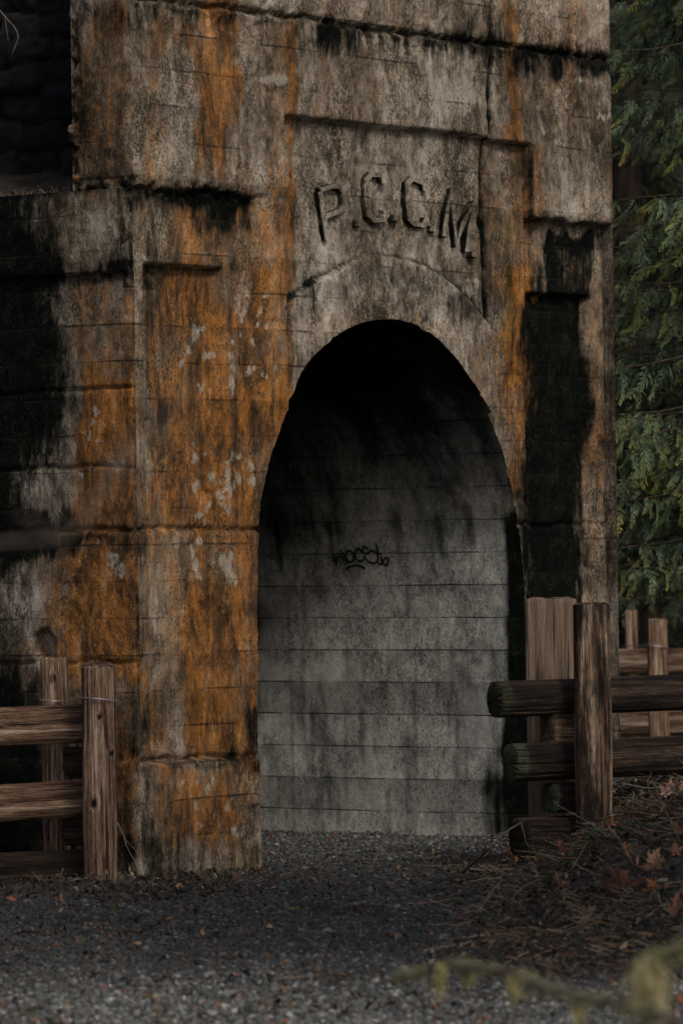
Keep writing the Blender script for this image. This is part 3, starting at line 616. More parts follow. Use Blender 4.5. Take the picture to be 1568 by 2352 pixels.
stonewall()

# gravel
def ico():
    t = (1+5**.5)/2; v = np.array([(-1, t, 0), (1, t, 0), (-1, -t, 0), (1, -t, 0), (0, -1, t), (0, 1, t), (0, -1, -t), (0, 1, -t), (t, 0, -1), (t, 0, 1), (-t, 0, -1), (-t, 0, 1)])
    f = [(0, 11, 5), (0, 5, 1), (0, 1, 7), (0, 7, 10), (0, 10, 11), (1, 5, 9), (5, 11, 4), (11, 10, 2), (10, 7, 6), (7, 1, 8), (3, 9, 4), (3, 4, 2), (3, 2, 6), (3, 6, 8), (3, 8, 9), (4, 9, 5), (2, 4, 11), (6, 2, 10), (8, 6, 7), (9, 8, 1)]
    return v/np.linalg.norm(v[0]), np.array(f)
IV, IF = ico()
def rotmats(n, g, flat=1.0):
    q = g.normal(size=(n, 4)); q[:, 1:3] *= flat; q /= np.linalg.norm(q, axis=1)[:, None]; w_, x, y, z = q.T
    return np.stack([np.stack([1-2*(y*y+z*z), 2*(x*y-z*w_), 2*(x*z+y*w_)], 1), np.stack([2*(x*y+z*w_), 1-2*(x*x+z*z), 2*(y*z-x*w_)], 1), np.stack([2*(x*z-y*w_), 2*(y*z+x*w_), 1-2*(x*x+y*y)], 1)], 1)
def gravel():
    g = np.random.default_rng(3); N = 330000
    Y = g.uniform(13.2, 30, N); hw = .0715*Y+.45; X = g.uniform(-1, 1, N)*(hw+1.6)
    sol, u, v = in_portal(X, Y); ok = ~sol & (g.random(N) < np.where(np.abs(X) < hw, 1, .62*(1-(np.abs(X)-hw)/1.6)))
    ok &= (g.random(N) < S((Y-13.2)/1.3)*.9+.1)
    ok &= ~((G_(X, Y) > .14) & (g.random(N) > .06))                    # the bank is earth and litter
    soil = S((fbm(X*1.3, Y*.9, 401)-.52)/.1)*S((Y-19)/2)
    ok &= g.random(N) > soil*.55
    ok &= ~((X < -.9) & (Y > 23.2) & (g.random(N) < .8))
    X, Y = X[ok], Y[ok]; n = len(X); s = g.lognormal(math.log(.0058), .42, n)
    s = np.clip(s, .003, .022)
    V = IV[None]*(1+(g.random((n, 12, 1))-.5)*.5)*s[:, None, None]*np.stack([g.uniform(.8, 1.5, n), g.uniform(.8, 1.3, n), g.uniform(.55, .9, n)], 1)[:, None]
    V = np.einsum('nij,nkj->nki', rotmats(n, g, .35), V)
    V += np.stack([X, Y, G_(X, Y)+s*.30], 1)[:, None]
    pal = np.array([(.052, .060, .058), (.09, .096, .09), (.15, .155, .145), (.060, .052, .042), (.10, .075, .052), (.24, .235, .22), (.03, .034, .037), (.38, .36, .32), (.16, .06, .025)])
    ix = g.choice(len(pal), n, p=[.24, .20, .13, .15, .07, .07, .10, .015, .025])
    C = pal[ix]*g.uniform(.6, 1.4, n)[:, None]
    band_shade = .34+.68*S((20.2-Y+(fbm(X*1.1, Y*.5, 77)-.5)*3)/3.0)+.25*S((Y-25.3)/1.0)          # darker mid band and lighter front paint ground shade into the stones
    C *= band_shade[:, None]
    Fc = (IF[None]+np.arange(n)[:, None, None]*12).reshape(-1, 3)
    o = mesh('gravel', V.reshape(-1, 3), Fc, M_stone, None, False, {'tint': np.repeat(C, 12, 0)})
    tag(o, 'loose grey blue crushed gravel covering the ground', 'gravel', kind='stuff')
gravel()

# ------------------------------------------------------------------ fences
def piece(name, A, B, wx, wy, mat, parent, up=None, seed=0, sq=3.0, gro=.06, dark=0.0, endmoss=0.0, knots=(), bend=0.0, ntheta=72, slantA=0.0):
    """split timber from A to B, local Z along it, wx across local X, wy across local Y"""
    A = np.asarray(A, float); B = np.asarray(B, float); L = np.linalg.norm(B-A); zd = (B-A)/L
    up = np.array(up if up is not None else (0, -1, 0), float); yd = up-zd*np.dot(up, zd); yd /= np.linalg.norm(yd); xd = np.cross(yd, zd)
    nz_ = max(6, int(L/.018)); t = np.linspace(0, 1, nz_); th = np.linspace(0, 2*np.pi, ntheta, endpoint=False)
    T, TH_ = np.meshgrid(t, th, indexing='ij'); zl = T*L
    c, s = np.cos(TH_), np.sin(TH_); r = (np.abs(c)**sq+np.abs(s)**sq)**(-1/sq)
    q = fbm(TH_/(2*np.pi)*14 % 14, zl*.5+seed, 500+seed, 3); q2 = fbm(TH_*9, zl*1.1+seed, 520+seed, 3)
    sp = np.clip(q2-.54, 0, 1)*4                                         # splits
    r = r*(1+(q-.5)*gro*3+(q2-.5)*gro-sp*.12)
    r = r*(1+.05*(fbm(zl*2+seed, zl*0, 530+seed)-.5))
    x = r*c*wx/2; y = r*s*wy/2
    dk = np.zeros_like(x)+dark; ms = np.zeros_like(x)
    for kz, kx, ks in knots:                                             # knots on the +y face
        d = np.sqrt(((zl-kz)/(ks*1.5))**2+((x-kx)/ks)**2)+10*(y < 0)
        y = y-.018*np.exp(-(d/.5)**4)+.010*np.exp(-((d-1.1)/.35)**2); dk = dk+1.2*np.exp(-(d/.62)**4)
    x = x+bend*np.sin(T*np.pi*1.3+seed)
    if slantA: zl = zl+slantA*(y/wy)*(T > .98)
    ends = (T < .012) | (T > .988)
    ms = ms+endmoss*np.where(T < .02, 1, 0)
    V = np.stack([x, y, zl], -1).reshape(-1, 3); i, j = np.meshgrid(np.arange(nz_-1), np.arange(ntheta), indexing='ij'); j2 = (j+1) % ntheta
    Qs = np.stack([i*ntheta+j, i*ntheta+j2, (i+1)*ntheta+j2, (i+1)*ntheta+j], -1).reshape(-1, 4)
    n = len(V); g = np.random.default_rng(seed+900); cap = []; capT = []
    C = np.stack([dk.ravel(), ms.ravel(), np.zeros(n)], 1)
    for e, base in ((0, 0), (1, (nz_-1)*ntheta)):                        # end caps with an inner ring
        rv = V[base:base+ntheta].copy(); ring = rv*[.72, .72, 1]+np.stack([np.zeros(ntheta), np.zeros(ntheta), (g.random(ntheta)-.5)*.014+(.008 if e else -.008)], 1)
        cen = np.array([[0, 0, rv[:, 2].mean()+(.006 if e else -.006)]]); b0 = len(V); V = np.vstack([V, ring, cen])
        jj = np.arange(ntheta); j2_ = (jj+1) % ntheta
        q4 = np.stack([base+jj, b0+jj, b0+j2_, base+j2_], 1); t3 = np.stack([b0+jj, np.full(ntheta, b0+ntheta), b0+j2_], 1)
        if e: q4 = q4[:, ::-1]; t3 = t3[:, ::-1]
        Qs = np.vstack([Qs, q4]); capT.append(t3)
        C = np.vstack([C, np.tile([.45+dark*.4, endmoss if e == 0 else 0, 0], (ntheta+1, 1))])
    o = mesh(name, V, [Qs, np.vstack(capT)], mat, parent, True, {'tint': C})
    M = Matrix(((xd[0], yd[0], zd[0], A[0]), (xd[1], yd[1], zd[1], A[1]), (xd[2], yd[2], zd[2], A[2]), (0, 0, 0, 1)))
    o.matrix_world = (Matrix.Translation(-parent.location) @ M) if parent else M
    try:
        o.data.set_sharp_from_angle(angle=math.radians(50))
    except Exception: pass
    return o
def post(name, px, ytop, Y, w_, d_, parent, mat=M_wood, **k):
    T = at(px, ytop, Y); B = T.copy(); B[2] = G_(np.array([T[0]]), np.array([T[1]]))[0]-.12
    return piece(name, B, T, w_, d_, mat, parent, up=(0, -1, 0), **k)
def rail(name, p1, Y1, p2, Y2, hgt, th_, parent, mat=M_wood, **k):
    return piece(name, at(*p1, Y1), at(*p2, Y2), hgt, th_, mat, parent, up=(0, -1, 0), **k)
def wire(parent, pts, r=.0035):
    b = Bag(); tube(b, np.array(pts)-np.array(parent.location), r, 6); return b.build('wire', M_wire, parent)
# left fence
fl = tag(empty('rail_fence', (*at(226, 2020, 24.05)[:2], 0)), 'split timber fence left of the portal, its knotty post wired to the one behind', 'fence')
post('post', 226, 1530, 24.05, .168, .15, fl, sq=4.5, seed=3, gro=.035, knots=((1.20-.29+.02, -.006, .016), (.50, .03, .026), (.75, -.065, .018)), slantA=-.02)
post('post', 126, 1513, 24.50, .138, .13, fl, sq=4, seed=5, gro=.04, knots=((1.12, .0, .014),))
rail('rail', (-1050, 1700), 23.3, (238, 1657), 24.27, .195, .10, fl, sq=3.5, seed=8, gro=.06, bend=.012)
rail('rail', (-1050, 1900), 23.3, (238, 1830), 24.27, .185, .10, fl, sq=3.2, seed=9, gro=.07, bend=.01)
rail('rail', (-1050, 2060), 23.3, (238, 1985), 24.27, .17, .10, fl, sq=3.2, seed=10, gro=.06, dark=.45, mat=M_wood_dark)
for y0, s in ((1748, 11), (1910, 12)):
    rail('spacer_block', (152, y0), 24.29, (250, y0-2), 24.27, .14, .10, fl, sq=4, seed=s, dark=.35, mat=M_wood_dark)
post('post', -980, 1500, 23.15, .17, .15, fl, seed=14); post('post', -960, 1500, 23.62, .15, .13, fl, seed=15)
def loop_px(pts): return [at(x, y, Y) for x, y, Y in pts]
wire(fl, loop_px([(93, 1607, 24.40), (125, 1610, 24.42), (160, 1611, 24.42), (184, 1603, 24.1), (190, 1603, 23.96), (226, 1605, 23.955), (268, 1610, 23.975), (272, 1611, 24.10), (240, 1600, 24.3)]))
# right fence
fr = tag(empty('rail_fence', (*at(1360, 1900, 25.0)[:2], .15)), 'dark log fence right of the arch with a broad slab post and stacked blocks', 'fence')
post('post', 1357, 1389, 25.0, .190, .17, fr, sq=3.4, seed=21, gro=.05, mat=M_wood, dark=.60)  # high dark value paints the trees' shade onto the post
post('slab_post', 1264, 1377, 25.50, .275, .085, fr, sq=6, seed=22, gro=.012, mat=M_slab, dark=-.05)
kk = dict(sq=2.3, gro=.05, mat=M_wood_dark)
rail('rail', (1136, 1606), 24.96, (2200, 1565), 26.35, .19, .17, fr, seed=23, endmoss=.3, dark=.52, **kk)
rail('rail', (1172, 1753), 25.0, (2200, 1700), 26.35, .205, .17, fr, seed=24, endmoss=.8, dark=.46, **kk)
rail('rail', (1185, 1925), 25.05, (2200, 1870), 26.3, .20, .16, fr, seed=31, dark=.25, **kk)
rail('spacer_block', (1256, 1676), 25.14, (1345, 1674), 25.26, .235, .15, fr, sq=5, seed=25, endmoss=.5, mat=M_wood, dark=.18)
rail('spacer_block', (1262, 1832), 25.14, (1345, 1830), 25.26, .155, .15, fr, sq=4, seed=26, endmoss=.9, dark=.2, mat=M_wood_dark)
rail('spacer_block', (1205, 1925), 24.95, (1345, 1922), 25.14, .20, .13, fr, sq=4, seed=27, endmoss=.2, dark=.12, mat=M_wood_dark)
post('post', 2120, 1370, 26.0, .19, .17, fr, seed=28); post('post', 2140, 1370, 26.55, .19, .12, fr, seed=29)
# far fence
ff = tag(empty('rail_fence', (*at(1508, 1740, 37.0)[:2], 0)), 'pale split rail fence farther back in front of the cedars, seen past the wall edge', 'fence')
post('post', 1508, 1424, 37.0, .16, .15, ff, sq=4, seed=41, gro=.05); post('post', 1448, 1404, 37.9, .105, .12, ff, sq=4, seed=42, gro=.04)
rail('rail', (1250, 1522), 38.0, (1880, 1515), 37.0, .195, .10, ff, sq=4, seed=43, gro=.04)
rail('rail', (1250, 1664), 38.0, (1880, 1658), 37.0, .195, .10, ff, sq=4, seed=44, gro=.04)
rail('rail', (1250, 1790), 38.0, (1880, 1785), 37.0, .17, .10, ff, sq=4, seed=45, gro=.04, dark=.2)
wire(ff, loop_px([(1430, 1482, 37.8), (1470, 1484, 37.4), (1484, 1481, 36.9), (1508, 1484, 36.9), (1534, 1486, 36.92)]), .004)

# ------------------------------------------------------------------ cedars
def spray(nsp=12, leaf=3, w=1.0, sd=0):
    """flat drooping cedar spray, rachis along +X length 1; returns V, T (triangles)"""
    V = []; T = []
    def dia(p, d, L, w_):
        n = np.array([-d[1], d[0]]); k = len(V)
        V.extend([p-n*w_*.4, p+d*L*.5+n*w_*.8, p+d*L, p+d*L*.5-n*w_*.8]); T.extend([(k, k+1, k+2), (k, k+2, k+3)])
    dia(np.array([0., 0]), np.array([1., 0]), 1.0, .008*w)
    g = np.random.default_rng(nsp+sd*31); by = g.uniform(-.12, .12)
    for i in range(nsp):
        x = .08+.88*i/nsp; L = .26*(1-x)**.7+.05
        for s in (1, -1):
            a = math.radians(44-16*x+g.uniform(-13, 13))*s; d = np.array([math.cos(a), math.sin(a)]); p = np.array([x+s*.02, 0.]); l0 = L*g.uniform(.45, 1.25)
            dia(p, d, l0, .011*w)
            for j in range(leaf):
                t = .22+.65*j/leaf; pj = p+d*l0*t; l = l0*.36*(1-t*.5)+.012
                for s2 in (1, -1):
                    a2 = a+math.radians(36)*s2; d2 = np.array([math.cos(a2), math.sin(a2)]); dia(pj, d2, l, .009*w)
    V = np.array(V); V[:, 1] += by*np.sin(V[:, 0]*3); V = np.hstack([V, (-.30*V[:, :1]**2-.5*V[:, 1:]**2+.04*np.sin(V[:, :1]*9+V[:, 1:]*7+sd))])
    return V, np.array(T)
SVA = [spray(9, 0, 2.2, 1), spray(11, 0, 1.9, 2), spray(8, 0, 2.4, 3), spray(10, 1, 1.2, 4)]; SV, ST = SVA[0]; SVs, STs = spray(8, 0, 2.8)
def place_sprays(bag, P, D, Nr, size, C, sv=SV, st=ST):
    """P,D,Nr (n,3) pos, direction, normal hint"""
    D = D/np.linalg.norm(D, axis=1)[:, None]; Y = np.cross(Nr, D); Y /= np.linalg.norm(Y, axis=1)[:, None]+1e-9; N = np.cross(D, Y)
    V = P[:, None]+size[:, None, None]*(sv[None, :, :1]*D[:, None]+sv[None, :, 1:2]*Y[:, None]+sv[None, :, 2:]*N[:, None])
    n = len(P); Tt = (st[None]+(np.arange(n)*len(sv))[:, None, None]).reshape(-1, 3)
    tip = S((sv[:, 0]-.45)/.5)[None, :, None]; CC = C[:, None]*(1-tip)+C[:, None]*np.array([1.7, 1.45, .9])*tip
    bag.add(V.reshape(-1, 3), None, Tt, CC.reshape(-1, 3))
def cedar(name, X, Y, h, limbs, label, seed, tr=.28, zmax=None, dirs=None, sv=SV, st=ST, bright=1.0, ln=(1.4, 2.0), size=(.2, .38), group=None, per=16, zlo=.6, zclip=-9):
    g = np.random.default_rng(seed); root = empty(name, (X, Y, 0)); tag(root, label, 'tree', group)
    b = Bag(); zz = np.linspace(-.3, h, 14); pts = np.stack([X*0+.05*np.sin(zz), .05*np.cos(zz*1.3), zz], 1)
    tube(b, pts, tr*(1-zz/h*.85)+.01, 14, rough=.12, seed=seed); b.build('trunk', M_bark, root)
    lb = Bag(); cb = Bag()
    for i in range(limbs):
        z0 = g.uniform(zlo, (zmax or h)*.97); a = g.uniform(*dirs) if dirs else g.uniform(0, 2*np.pi)
        L = g.uniform(*ln)*(1-.6*z0/h); d = np.array([math.cos(a), math.sin(a), 0]); t = np.linspace(0, 1, 8)[:, None]
        p = np.array([0, 0, z0])+d*L*t+np.array([0, 0, 1])*(.25*L*t-.75*L*t**2+.42*L*t**3)*g.uniform(-.1, 1.3)+np.array([-d[1], d[0], 0])*(t**2)*g.uniform(-.35, .35)*L+(g.random((8, 3))-.5)*.05*t
        p = curve(p, 28); tl_ = np.linspace(0, 1, len(p)); tube(lb, p, .012*(1-tl_*.88)*(.6+L*.3), 5)
        n = int(per*L); tt = np.sort(g.uniform(.22, 1.0, n)); q = np.stack([np.interp(tt, tl_, p[:, k_]) for k_ in range(3)], 1)
        ok_ = q[:, 2] > zclip; q = q[ok_]; tt = tt[ok_]; n = len(q)
        side = np.where(g.random(n) < .5, 1, -1)[:, None]*np.array([-d[1], d[0], 0])
        dd = d*g.uniform(.2, .8, (n, 1))+side*g.uniform(.1, .7, (n, 1))+np.array([0, 0, -1])*g.uniform(.25, 1.1, (n, 1))
        nr = np.array([0, -1, .25])+(g.random((n, 3))-.5)*1.1
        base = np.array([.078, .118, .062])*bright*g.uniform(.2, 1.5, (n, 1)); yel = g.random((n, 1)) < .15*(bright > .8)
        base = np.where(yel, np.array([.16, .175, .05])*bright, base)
        sz_ = g.uniform(*size, n)*(1.1-.3*tt)
        if sv is SVs: place_sprays(cb, q, dd, nr, sz_, base, sv, st)
        else:
            wh = g.integers(0, 4, n)
            for w4 in range(4):
                m_ = wh == w4
                if m_.any(): place_sprays(cb, q[m_], dd[m_], nr[m_], sz_[m_], base[m_], *SVA[w4])
    lb.build('limb_wood', M_bark, root).name = 'branches'; cb.build('crown', M_fol, root)
    return root
cedar('cedar_tree', 4.15, 20.2, 7, 60, 'unseen cedar placed right of the picture to shade the bank', 15, dirs=(math.radians(95), math.radians(300)), zmax=5.0, ln=(1.6, 2.5), size=(.3, .5), sv=SVs, st=STs, per=20)  # out of view; put here for the shade it casts on the bank
cedar('cedar_tree', 4.2, 15.2, 10.2, 200, 'unseen tallest cedar placed outside the right edge to shade the gravel', 16, zmax=9.8, zlo=5.6, ln=(2.4, 3.3), size=(.45, .75), sv=SVs, st=STs, per=20)  # never in view, stands here so its shadow crosses the gravel
cedar('cedar_tree', 3.3, 31.3, 11, 125, 'near drooping cedar with yellow tipped sprays beside the wall edge', 11, dirs=(math.radians(120), math.radians(260)), zmax=6.6, ln=(1.7, 2.9), size=(.16, .34), per=16, zlo=1.5, zclip=1.36, bright=1.0)
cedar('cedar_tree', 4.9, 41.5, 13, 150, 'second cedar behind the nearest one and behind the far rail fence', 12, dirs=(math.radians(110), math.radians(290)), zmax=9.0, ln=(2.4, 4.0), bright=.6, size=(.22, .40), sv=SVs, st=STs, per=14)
cedar('cedar_tree', 2.75, 45.0, 15, 130, 'shaded cedar deepest behind the wall edge, its trunk seen between sprays', 13, zmax=10.0, ln=(2.0, 3.4), bright=.4, size=(.35, .6), sv=SVs, st=STs, tr=.2, per=9)  # lower bright on the back cedars paints shade into their foliage
def forest():
    g = np.random.default_rng(21); b = Bag(); n = 9000
    P = np.stack([g.uniform(-14, 16, n), g.uniform(45.5, 51, n), g.uniform(0, 13, n)], 1)
    D = np.stack([g.normal(size=n)*.5, -np.abs(g.normal(size=n))*.5, -g.uniform(.3, 1, n)], 1); Nr = np.array([0, -1, .3])+(g.random((n, 3))-.5)
    place_sprays(b, P, D, Nr, g.uniform(.6, 1.3, n), np.array([.014, .022, .014])*g.uniform(.4, 1.3, (n, 1)), SVs, STs)
    tag(b.build('woodland', M_fol), 'dark mass of conifer woodland behind everything', 'woodland', kind='stuff')
forest()

# ------------------------------------------------------------------ litter, leaves, twigs, plants
def ground_at(px, py, it=30):                           # where the picture ray meets the ground
    d = ray(px, py); lo, hi = 6.0, 60.0; o = np.array([0, 0, EYE])
    prev = lo
    for Yt in np.arange(8, 45, .05):
        p = o+d*(Yt/d[1])
        if p[2] < G_(np.array([p[0]]), np.array([p[1]]))[0]: return p
    return o+d*(45/d[1])
def litter():
    g = np.random.default_rng(31); b = Bag(); N = 30000
    Y = g.uniform(17, 27, N); X = g.uniform(-2.4, 2.5, N)
    dens = S((X-.35+.08*(22-Y)+(fbm(X*2, Y*2, 5)-.5)*.7)/.7)*S((Y-18)/2)
    dens = np.maximum(dens, .75*S((Y-23.0)/.5)*S((-.35-X)/.5)); dens = np.maximum(dens, .07+.12*S((fbm(X*1.3, Y*.9, 401)-.5)/.1))
    sol, u, v = in_portal(X, Y); ok = (g.random(N) < dens) & ~sol & (~((u > 0) & (v > .1)) | (g.random(N) < .25))
    X, Y = X[ok], Y[ok]; n = len(X); s = g.uniform(.008, .028, n)
    q = np.array([(-1, -.25, 0), (-.2, -.5, .2), (1, 0, .05), (.1, .5, .25)]); V = q[None]*s[:, None, None]
    V = np.einsum('nij,nkj->nki', rotmats(n, g, .45), V)+np.stack([X, Y, G_(X, Y)+s*.5+g.random(n)*.012], 1)[:, None]
    pal = np.array([(.033, .023, .016), (.075, .050, .032), (.13, .080, .045), (.22, .13, .07), (.02, .015, .012), (.24, .19, .13), (.05, .06, .02)])
    C = pal[g.choice(7, n, p=[.33, .26, .12, .04, .18, .03, .04])]*g.uniform(.6, 1.3, (n, 1))
    b.add(V.reshape(-1, 3), np.arange(n*4).reshape(-1, 4), None, np.repeat(C, 4, 0))
    # needles and fine stems
    n = 5200; Y = g.uniform(18.8, 26, n); X = g.uniform(.3, 2.6, n); a = g.uniform(0, np.pi, n); L = g.uniform(.02, .10, n)
    keep_ = g.random(n) < S((X-.3)/.7)
    X, Y, a, L = X[keep_], Y[keep_], a[keep_], L[keep_]; n = len(X)
    d = np.stack([np.cos(a), np.sin(a), (g.random(n)-.3)*.7], 1)*L[:, None]; p = np.stack([X, Y, G_(X, Y)+.012], 1); e = np.array([0, 0, .0022])
    V = np.stack([p-d-e, p+d-e, p+d+e, p-d+e], 1); C = pal[g.choice([0, 1, 3, 5, 6], n)]*g.uniform(.5, 1.2, (n, 1))
    b.add(V.reshape(-1, 3), np.arange(n*4).reshape(-1, 4), None, np.repeat(C, 4, 0))
    tag(b.build('leaf_litter', M_leaf, None, False), 'brown leaf fragments and needles over the bank and gravel', 'leaf litter', kind='stuff')
litter()
def moss_patch():
    g = np.random.default_rng(37); b = Bag(); n = 9000
    X = g.uniform(.55, 2.6, n); Y = g.uniform(20.5, 25.8, n); dens = S((X-.6)/.6)*S((fbm(X*2.2, Y*1.2, 88)-.42)/.12)*.9
    k_ = g.random(n) < dens; X, Y = X[k_], Y[k_]; n = len(X); p = np.stack([X, Y, G_(X, Y)-.004], 1)
    d = (g.random((n, 3))-.5)*[.05, .05, 0]+np.stack([0*X, 0*X, g.uniform(.02, .05, n)], 1); sd = (g.random((n, 3))-.5)*.012
    V = np.stack([p-sd, p+sd, p+d], 1); C = np.array([.022, .032, .012])*g.uniform(.4, 1.6, (n, 1))
    b.add(V.reshape(-1, 3), None, np.arange(n*3).reshape(-1, 3), np.repeat(C, 3, 0))
    tag(b.build('moss_cover', M_moss, None, False), 'low green moss on the earth bank at the right', 'moss', kind='stuff')
moss_patch()
MAPLE = [(0, -.95), (.04, -.42), (.22, -.50), (.50, -.62), (.44, -.42), (.62, -.38), (.40, -.20), (.62, -.06), (.98, .18), (.74, .20), (.80, .42), (.50, .30), (.36, .26), (.30, .42), (.40, .70), (.22, .66), (.12, .84), (0, 1.12)]
MAPLE = MAPLE+[(-x, y) for x, y in MAPLE[-2:0:-1]]
def maple_leaf(p, size, yaw, pitch, roll, tint, curl, label, seed, group='fallen maple leaves'):
    g = np.random.default_rng(seed); o2 = np.array(MAPLE[1:]); o2 = o2*(1+(g.random(o2.shape)-.5)*.12)
    V = [np.array([[0, -.12]])]; rings = [.33, .66, 1.0]
    for r in rings: V.append(np.array([0, -.12])+(o2-np.array([0, -.12]))*r)
    V = np.vstack(V); n = len(o2)
    z = curl*(np.abs(V[:, 0])**1.5*.8+(V[:, 1]**2)*.5)+.10*np.sin(V[:, 0]*7+seed)*np.abs(V[:, 1]+.2)+.05*np.cos(V[:, 1]*11+seed)
    V = np.column_stack([V, z])*size; j = np.arange(n); j2 = (j+1) % n
    T = np.stack([np.zeros(n, int), 1+j, 1+j2], 1); Qs = np.vstack([np.stack([1+a*n+j, 1+(a+1)*n+j, 1+(a+1)*n+j2, 1+a*n+j2], 1) for a in range(2)])
    C = np.array(tint)*(1+(g.random((len(V), 1))-.5)*.7)
    bag = Bag(); bag.add(V, Qs, T, C); o = bag.build('maple_leaf', M_leaf, None, True)
    sb = Bag(); st_ = curve([(0, -.12*size, 0), (0.02*size, -.7*size, .06*size), (.1*size, -1.25*size, .22*size)], 8); tube(sb, st_, [.0022]*len(st_), 5); 
    s = sb.build('stalk', M_twig, o)
    o.location = p; o.rotation_euler = (pitch, roll, yaw); tag(o, label, 'leaf', group if group else None)
    return o
red = (.26, .10, .05); tan = (.42, .26, .17); brn = (.14, .06, .035); ora = (.36, .14, .05)
LV = [ # px, py, size, pitch deg, roll, yaw, tint, curl, lift, label
 (1180, 1992, .070, 50, 10, 80, red, .5, .03, 'reddish curled maple leaf at the foot of the dark stacked blocks'),
 (1222, 1962, .060, 70, -15, 20, red, .7, .06, 'crinkled orange brown maple leaf hanging from the bent stick'),
 (1428, 2058, .115, 62, 5, 160, (.17, .085, .06), .25, .04, 'largest dull brown maple leaf with spread lobes on the bank'),
 (1432, 1972, .045, 60, 20, 40, ora, .6, .03, 'small orange maple leaf at the top of the bank below the logs'),
 (1462, 2003, .055, 60, -30, 100, tan, .6, .03, 'pale tan leaf, leftmost of the light pair above the large brown leaf'),
 (1500, 2000, .055, 66, 30, 10, tan, .5, .05, 'pale tan leaf, right one of the light pair above the large brown leaf'),
 (1500, 2055, .050, 60, 40, 200, ora, .7, .03, 'orange leaf tucked at the right of the large brown leaf'),
 (1553, 2105, .080, 65, -20, 300, (.28, .12, .06), .4, .03, 'rusty maple leaf cut by the right picture edge low on the bank'),
 (1548, 1975, .045, 80, 0, 30, (.30, .17, .10), .7, .04, 'thin upright tan leaf near the right edge of the bank'),
 (1283, 1955, .030, 75, 10, 50, (.32, .12, .06), .7, .02, 'tiny red leaf standing beside the last wooden block'),
 (1478, 2165, .035, 40, 20, 90, (.42, .20, .10), .5, .01, 'small peach leaf at the lower foot of the bank'),
 (1405, 1905, .035, 60, 10, 20, red, .6, .03, 'small red leaf caught in the dark greenery right of the tall post'),
 (590, 2012, .055, 35, 10, 100, (.28, .10, .07), .6, .01, 'red brown leaf lying at the right foot of the orange pier'),
 (545, 2018, .040, 30, -20, 20, (.10, .05, .035), .6, .01, 'dark brown leaf lying against the middle of the pier base'),
 (555, 2248, .030, 20, 5, 80, (.45, .17, .05), .4, .004, 'lone bright orange leaf on the open gravel in the foreground'),
 (28, 2068, .030, 30, 5, 10, (.35, .13, .05), .4, .004, 'small orange leaf on the gravel at the left picture edge'),
 (300, 2016, .034, 60, 20, 70, (.36, .30, .20), .5, .02, 'small pale leaf at the right foot of the knotty post'),
 (165, 2012, .036, 60, 20, 0, (.30, .13, .06), .7, .03, 'orange brown leaf caught under the lowest rail of the left fence')]
for i, (px, py, s_, pit, rol, yaw, tn, cu_, lift, lab) in enumerate(LV):
    p = ground_at(px, py); p[2] += lift
    maple_leaf(p, s_, math.radians(yaw), math.radians(pit), math.radians(rol), tn, cu_, lab, 60+i)
g = np.random.default_rng(99); protos = []; cnt = 0
while cnt < 56:
    X = g.uniform(.95, 2.3); Y = g.uniform(19.6, 24.6)
    if g.random() > .15+.85*S(np.array((X-.9)/.9)): continue
    p = (X, Y, float(G_(np.array([X]), np.array([Y]))[0])+.018); cnt += 1
    r3 = (math.radians(g.uniform(10, 75)), math.radians(g.uniform(-40, 40)), g.uniform(0, 6.28)); sc_ = g.uniform(.7, 1.6)
    if len(protos) < 5:
        o = maple_leaf(p, .05, r3[2], r3[0], r3[1], [(.17, .085, .05), (.30, .17, .10), (.22, .10, .05), (.11, .055, .035), (.36, .24, .16)][len(protos)], .75, 'curled dead leaf heaped with others on the bank', 140+len(protos), 'dead leaves heaped on the bank'); protos.append(o)
    else:
        src = protos[int(g.integers(0, 5))]; o = src.copy(); link(o); c_ = src.children[0].copy(); link(c_, o); o.location = p; o.rotation_euler = r3
    o.scale = (sc_,)*3
def stick(name, pts, r, label, mat=M_twig, side=(), cat='stick', group='fallen sticks'):
    P = np.array([at(x, y, Y) for x, y, Y in pts]); b = Bag(); c = curve(P, 30); o0 = P[0].copy()
    n = len(c); g = np.random.default_rng(abs(int(pts[0][0]))); c = c+(g.random(c.shape)-.5)*r*.6
    tube(b, c-o0, np.linspace(r, r*.45, n)*(1+.25*(g.random(n)-.5)), 7)
    for (i0, pt) in side:
        q = np.array([c[int(i0*(n-1))], at(*pt)]); tube(b, curve(q, 8)-o0, np.linspace(r*.5, r*.25, len(curve(q, 8))), 5)
    o = b.build(name, mat); o.location = o0; tag(o, label, cat, group); return o
def gy(px, py): p = ground_at(px, py); return p[1]
stick('fallen_stick', [(1062, 2003, gy(1062, 2005)), (1110, 1960, 22.9), (1152, 1918, 23.0), (1195, 1889, 23.1)], .0075, 'long reddish stick leaning up from the gravel before the dark blocks')
stick('hanging_stem', [(1195, 1889, 23.1), (1203, 1915, 23.1), (1207, 1935, 23.1), (1218, 1950, 23.1)], .004, 'thin yellowish stem bent down from the top of the leaning stick')
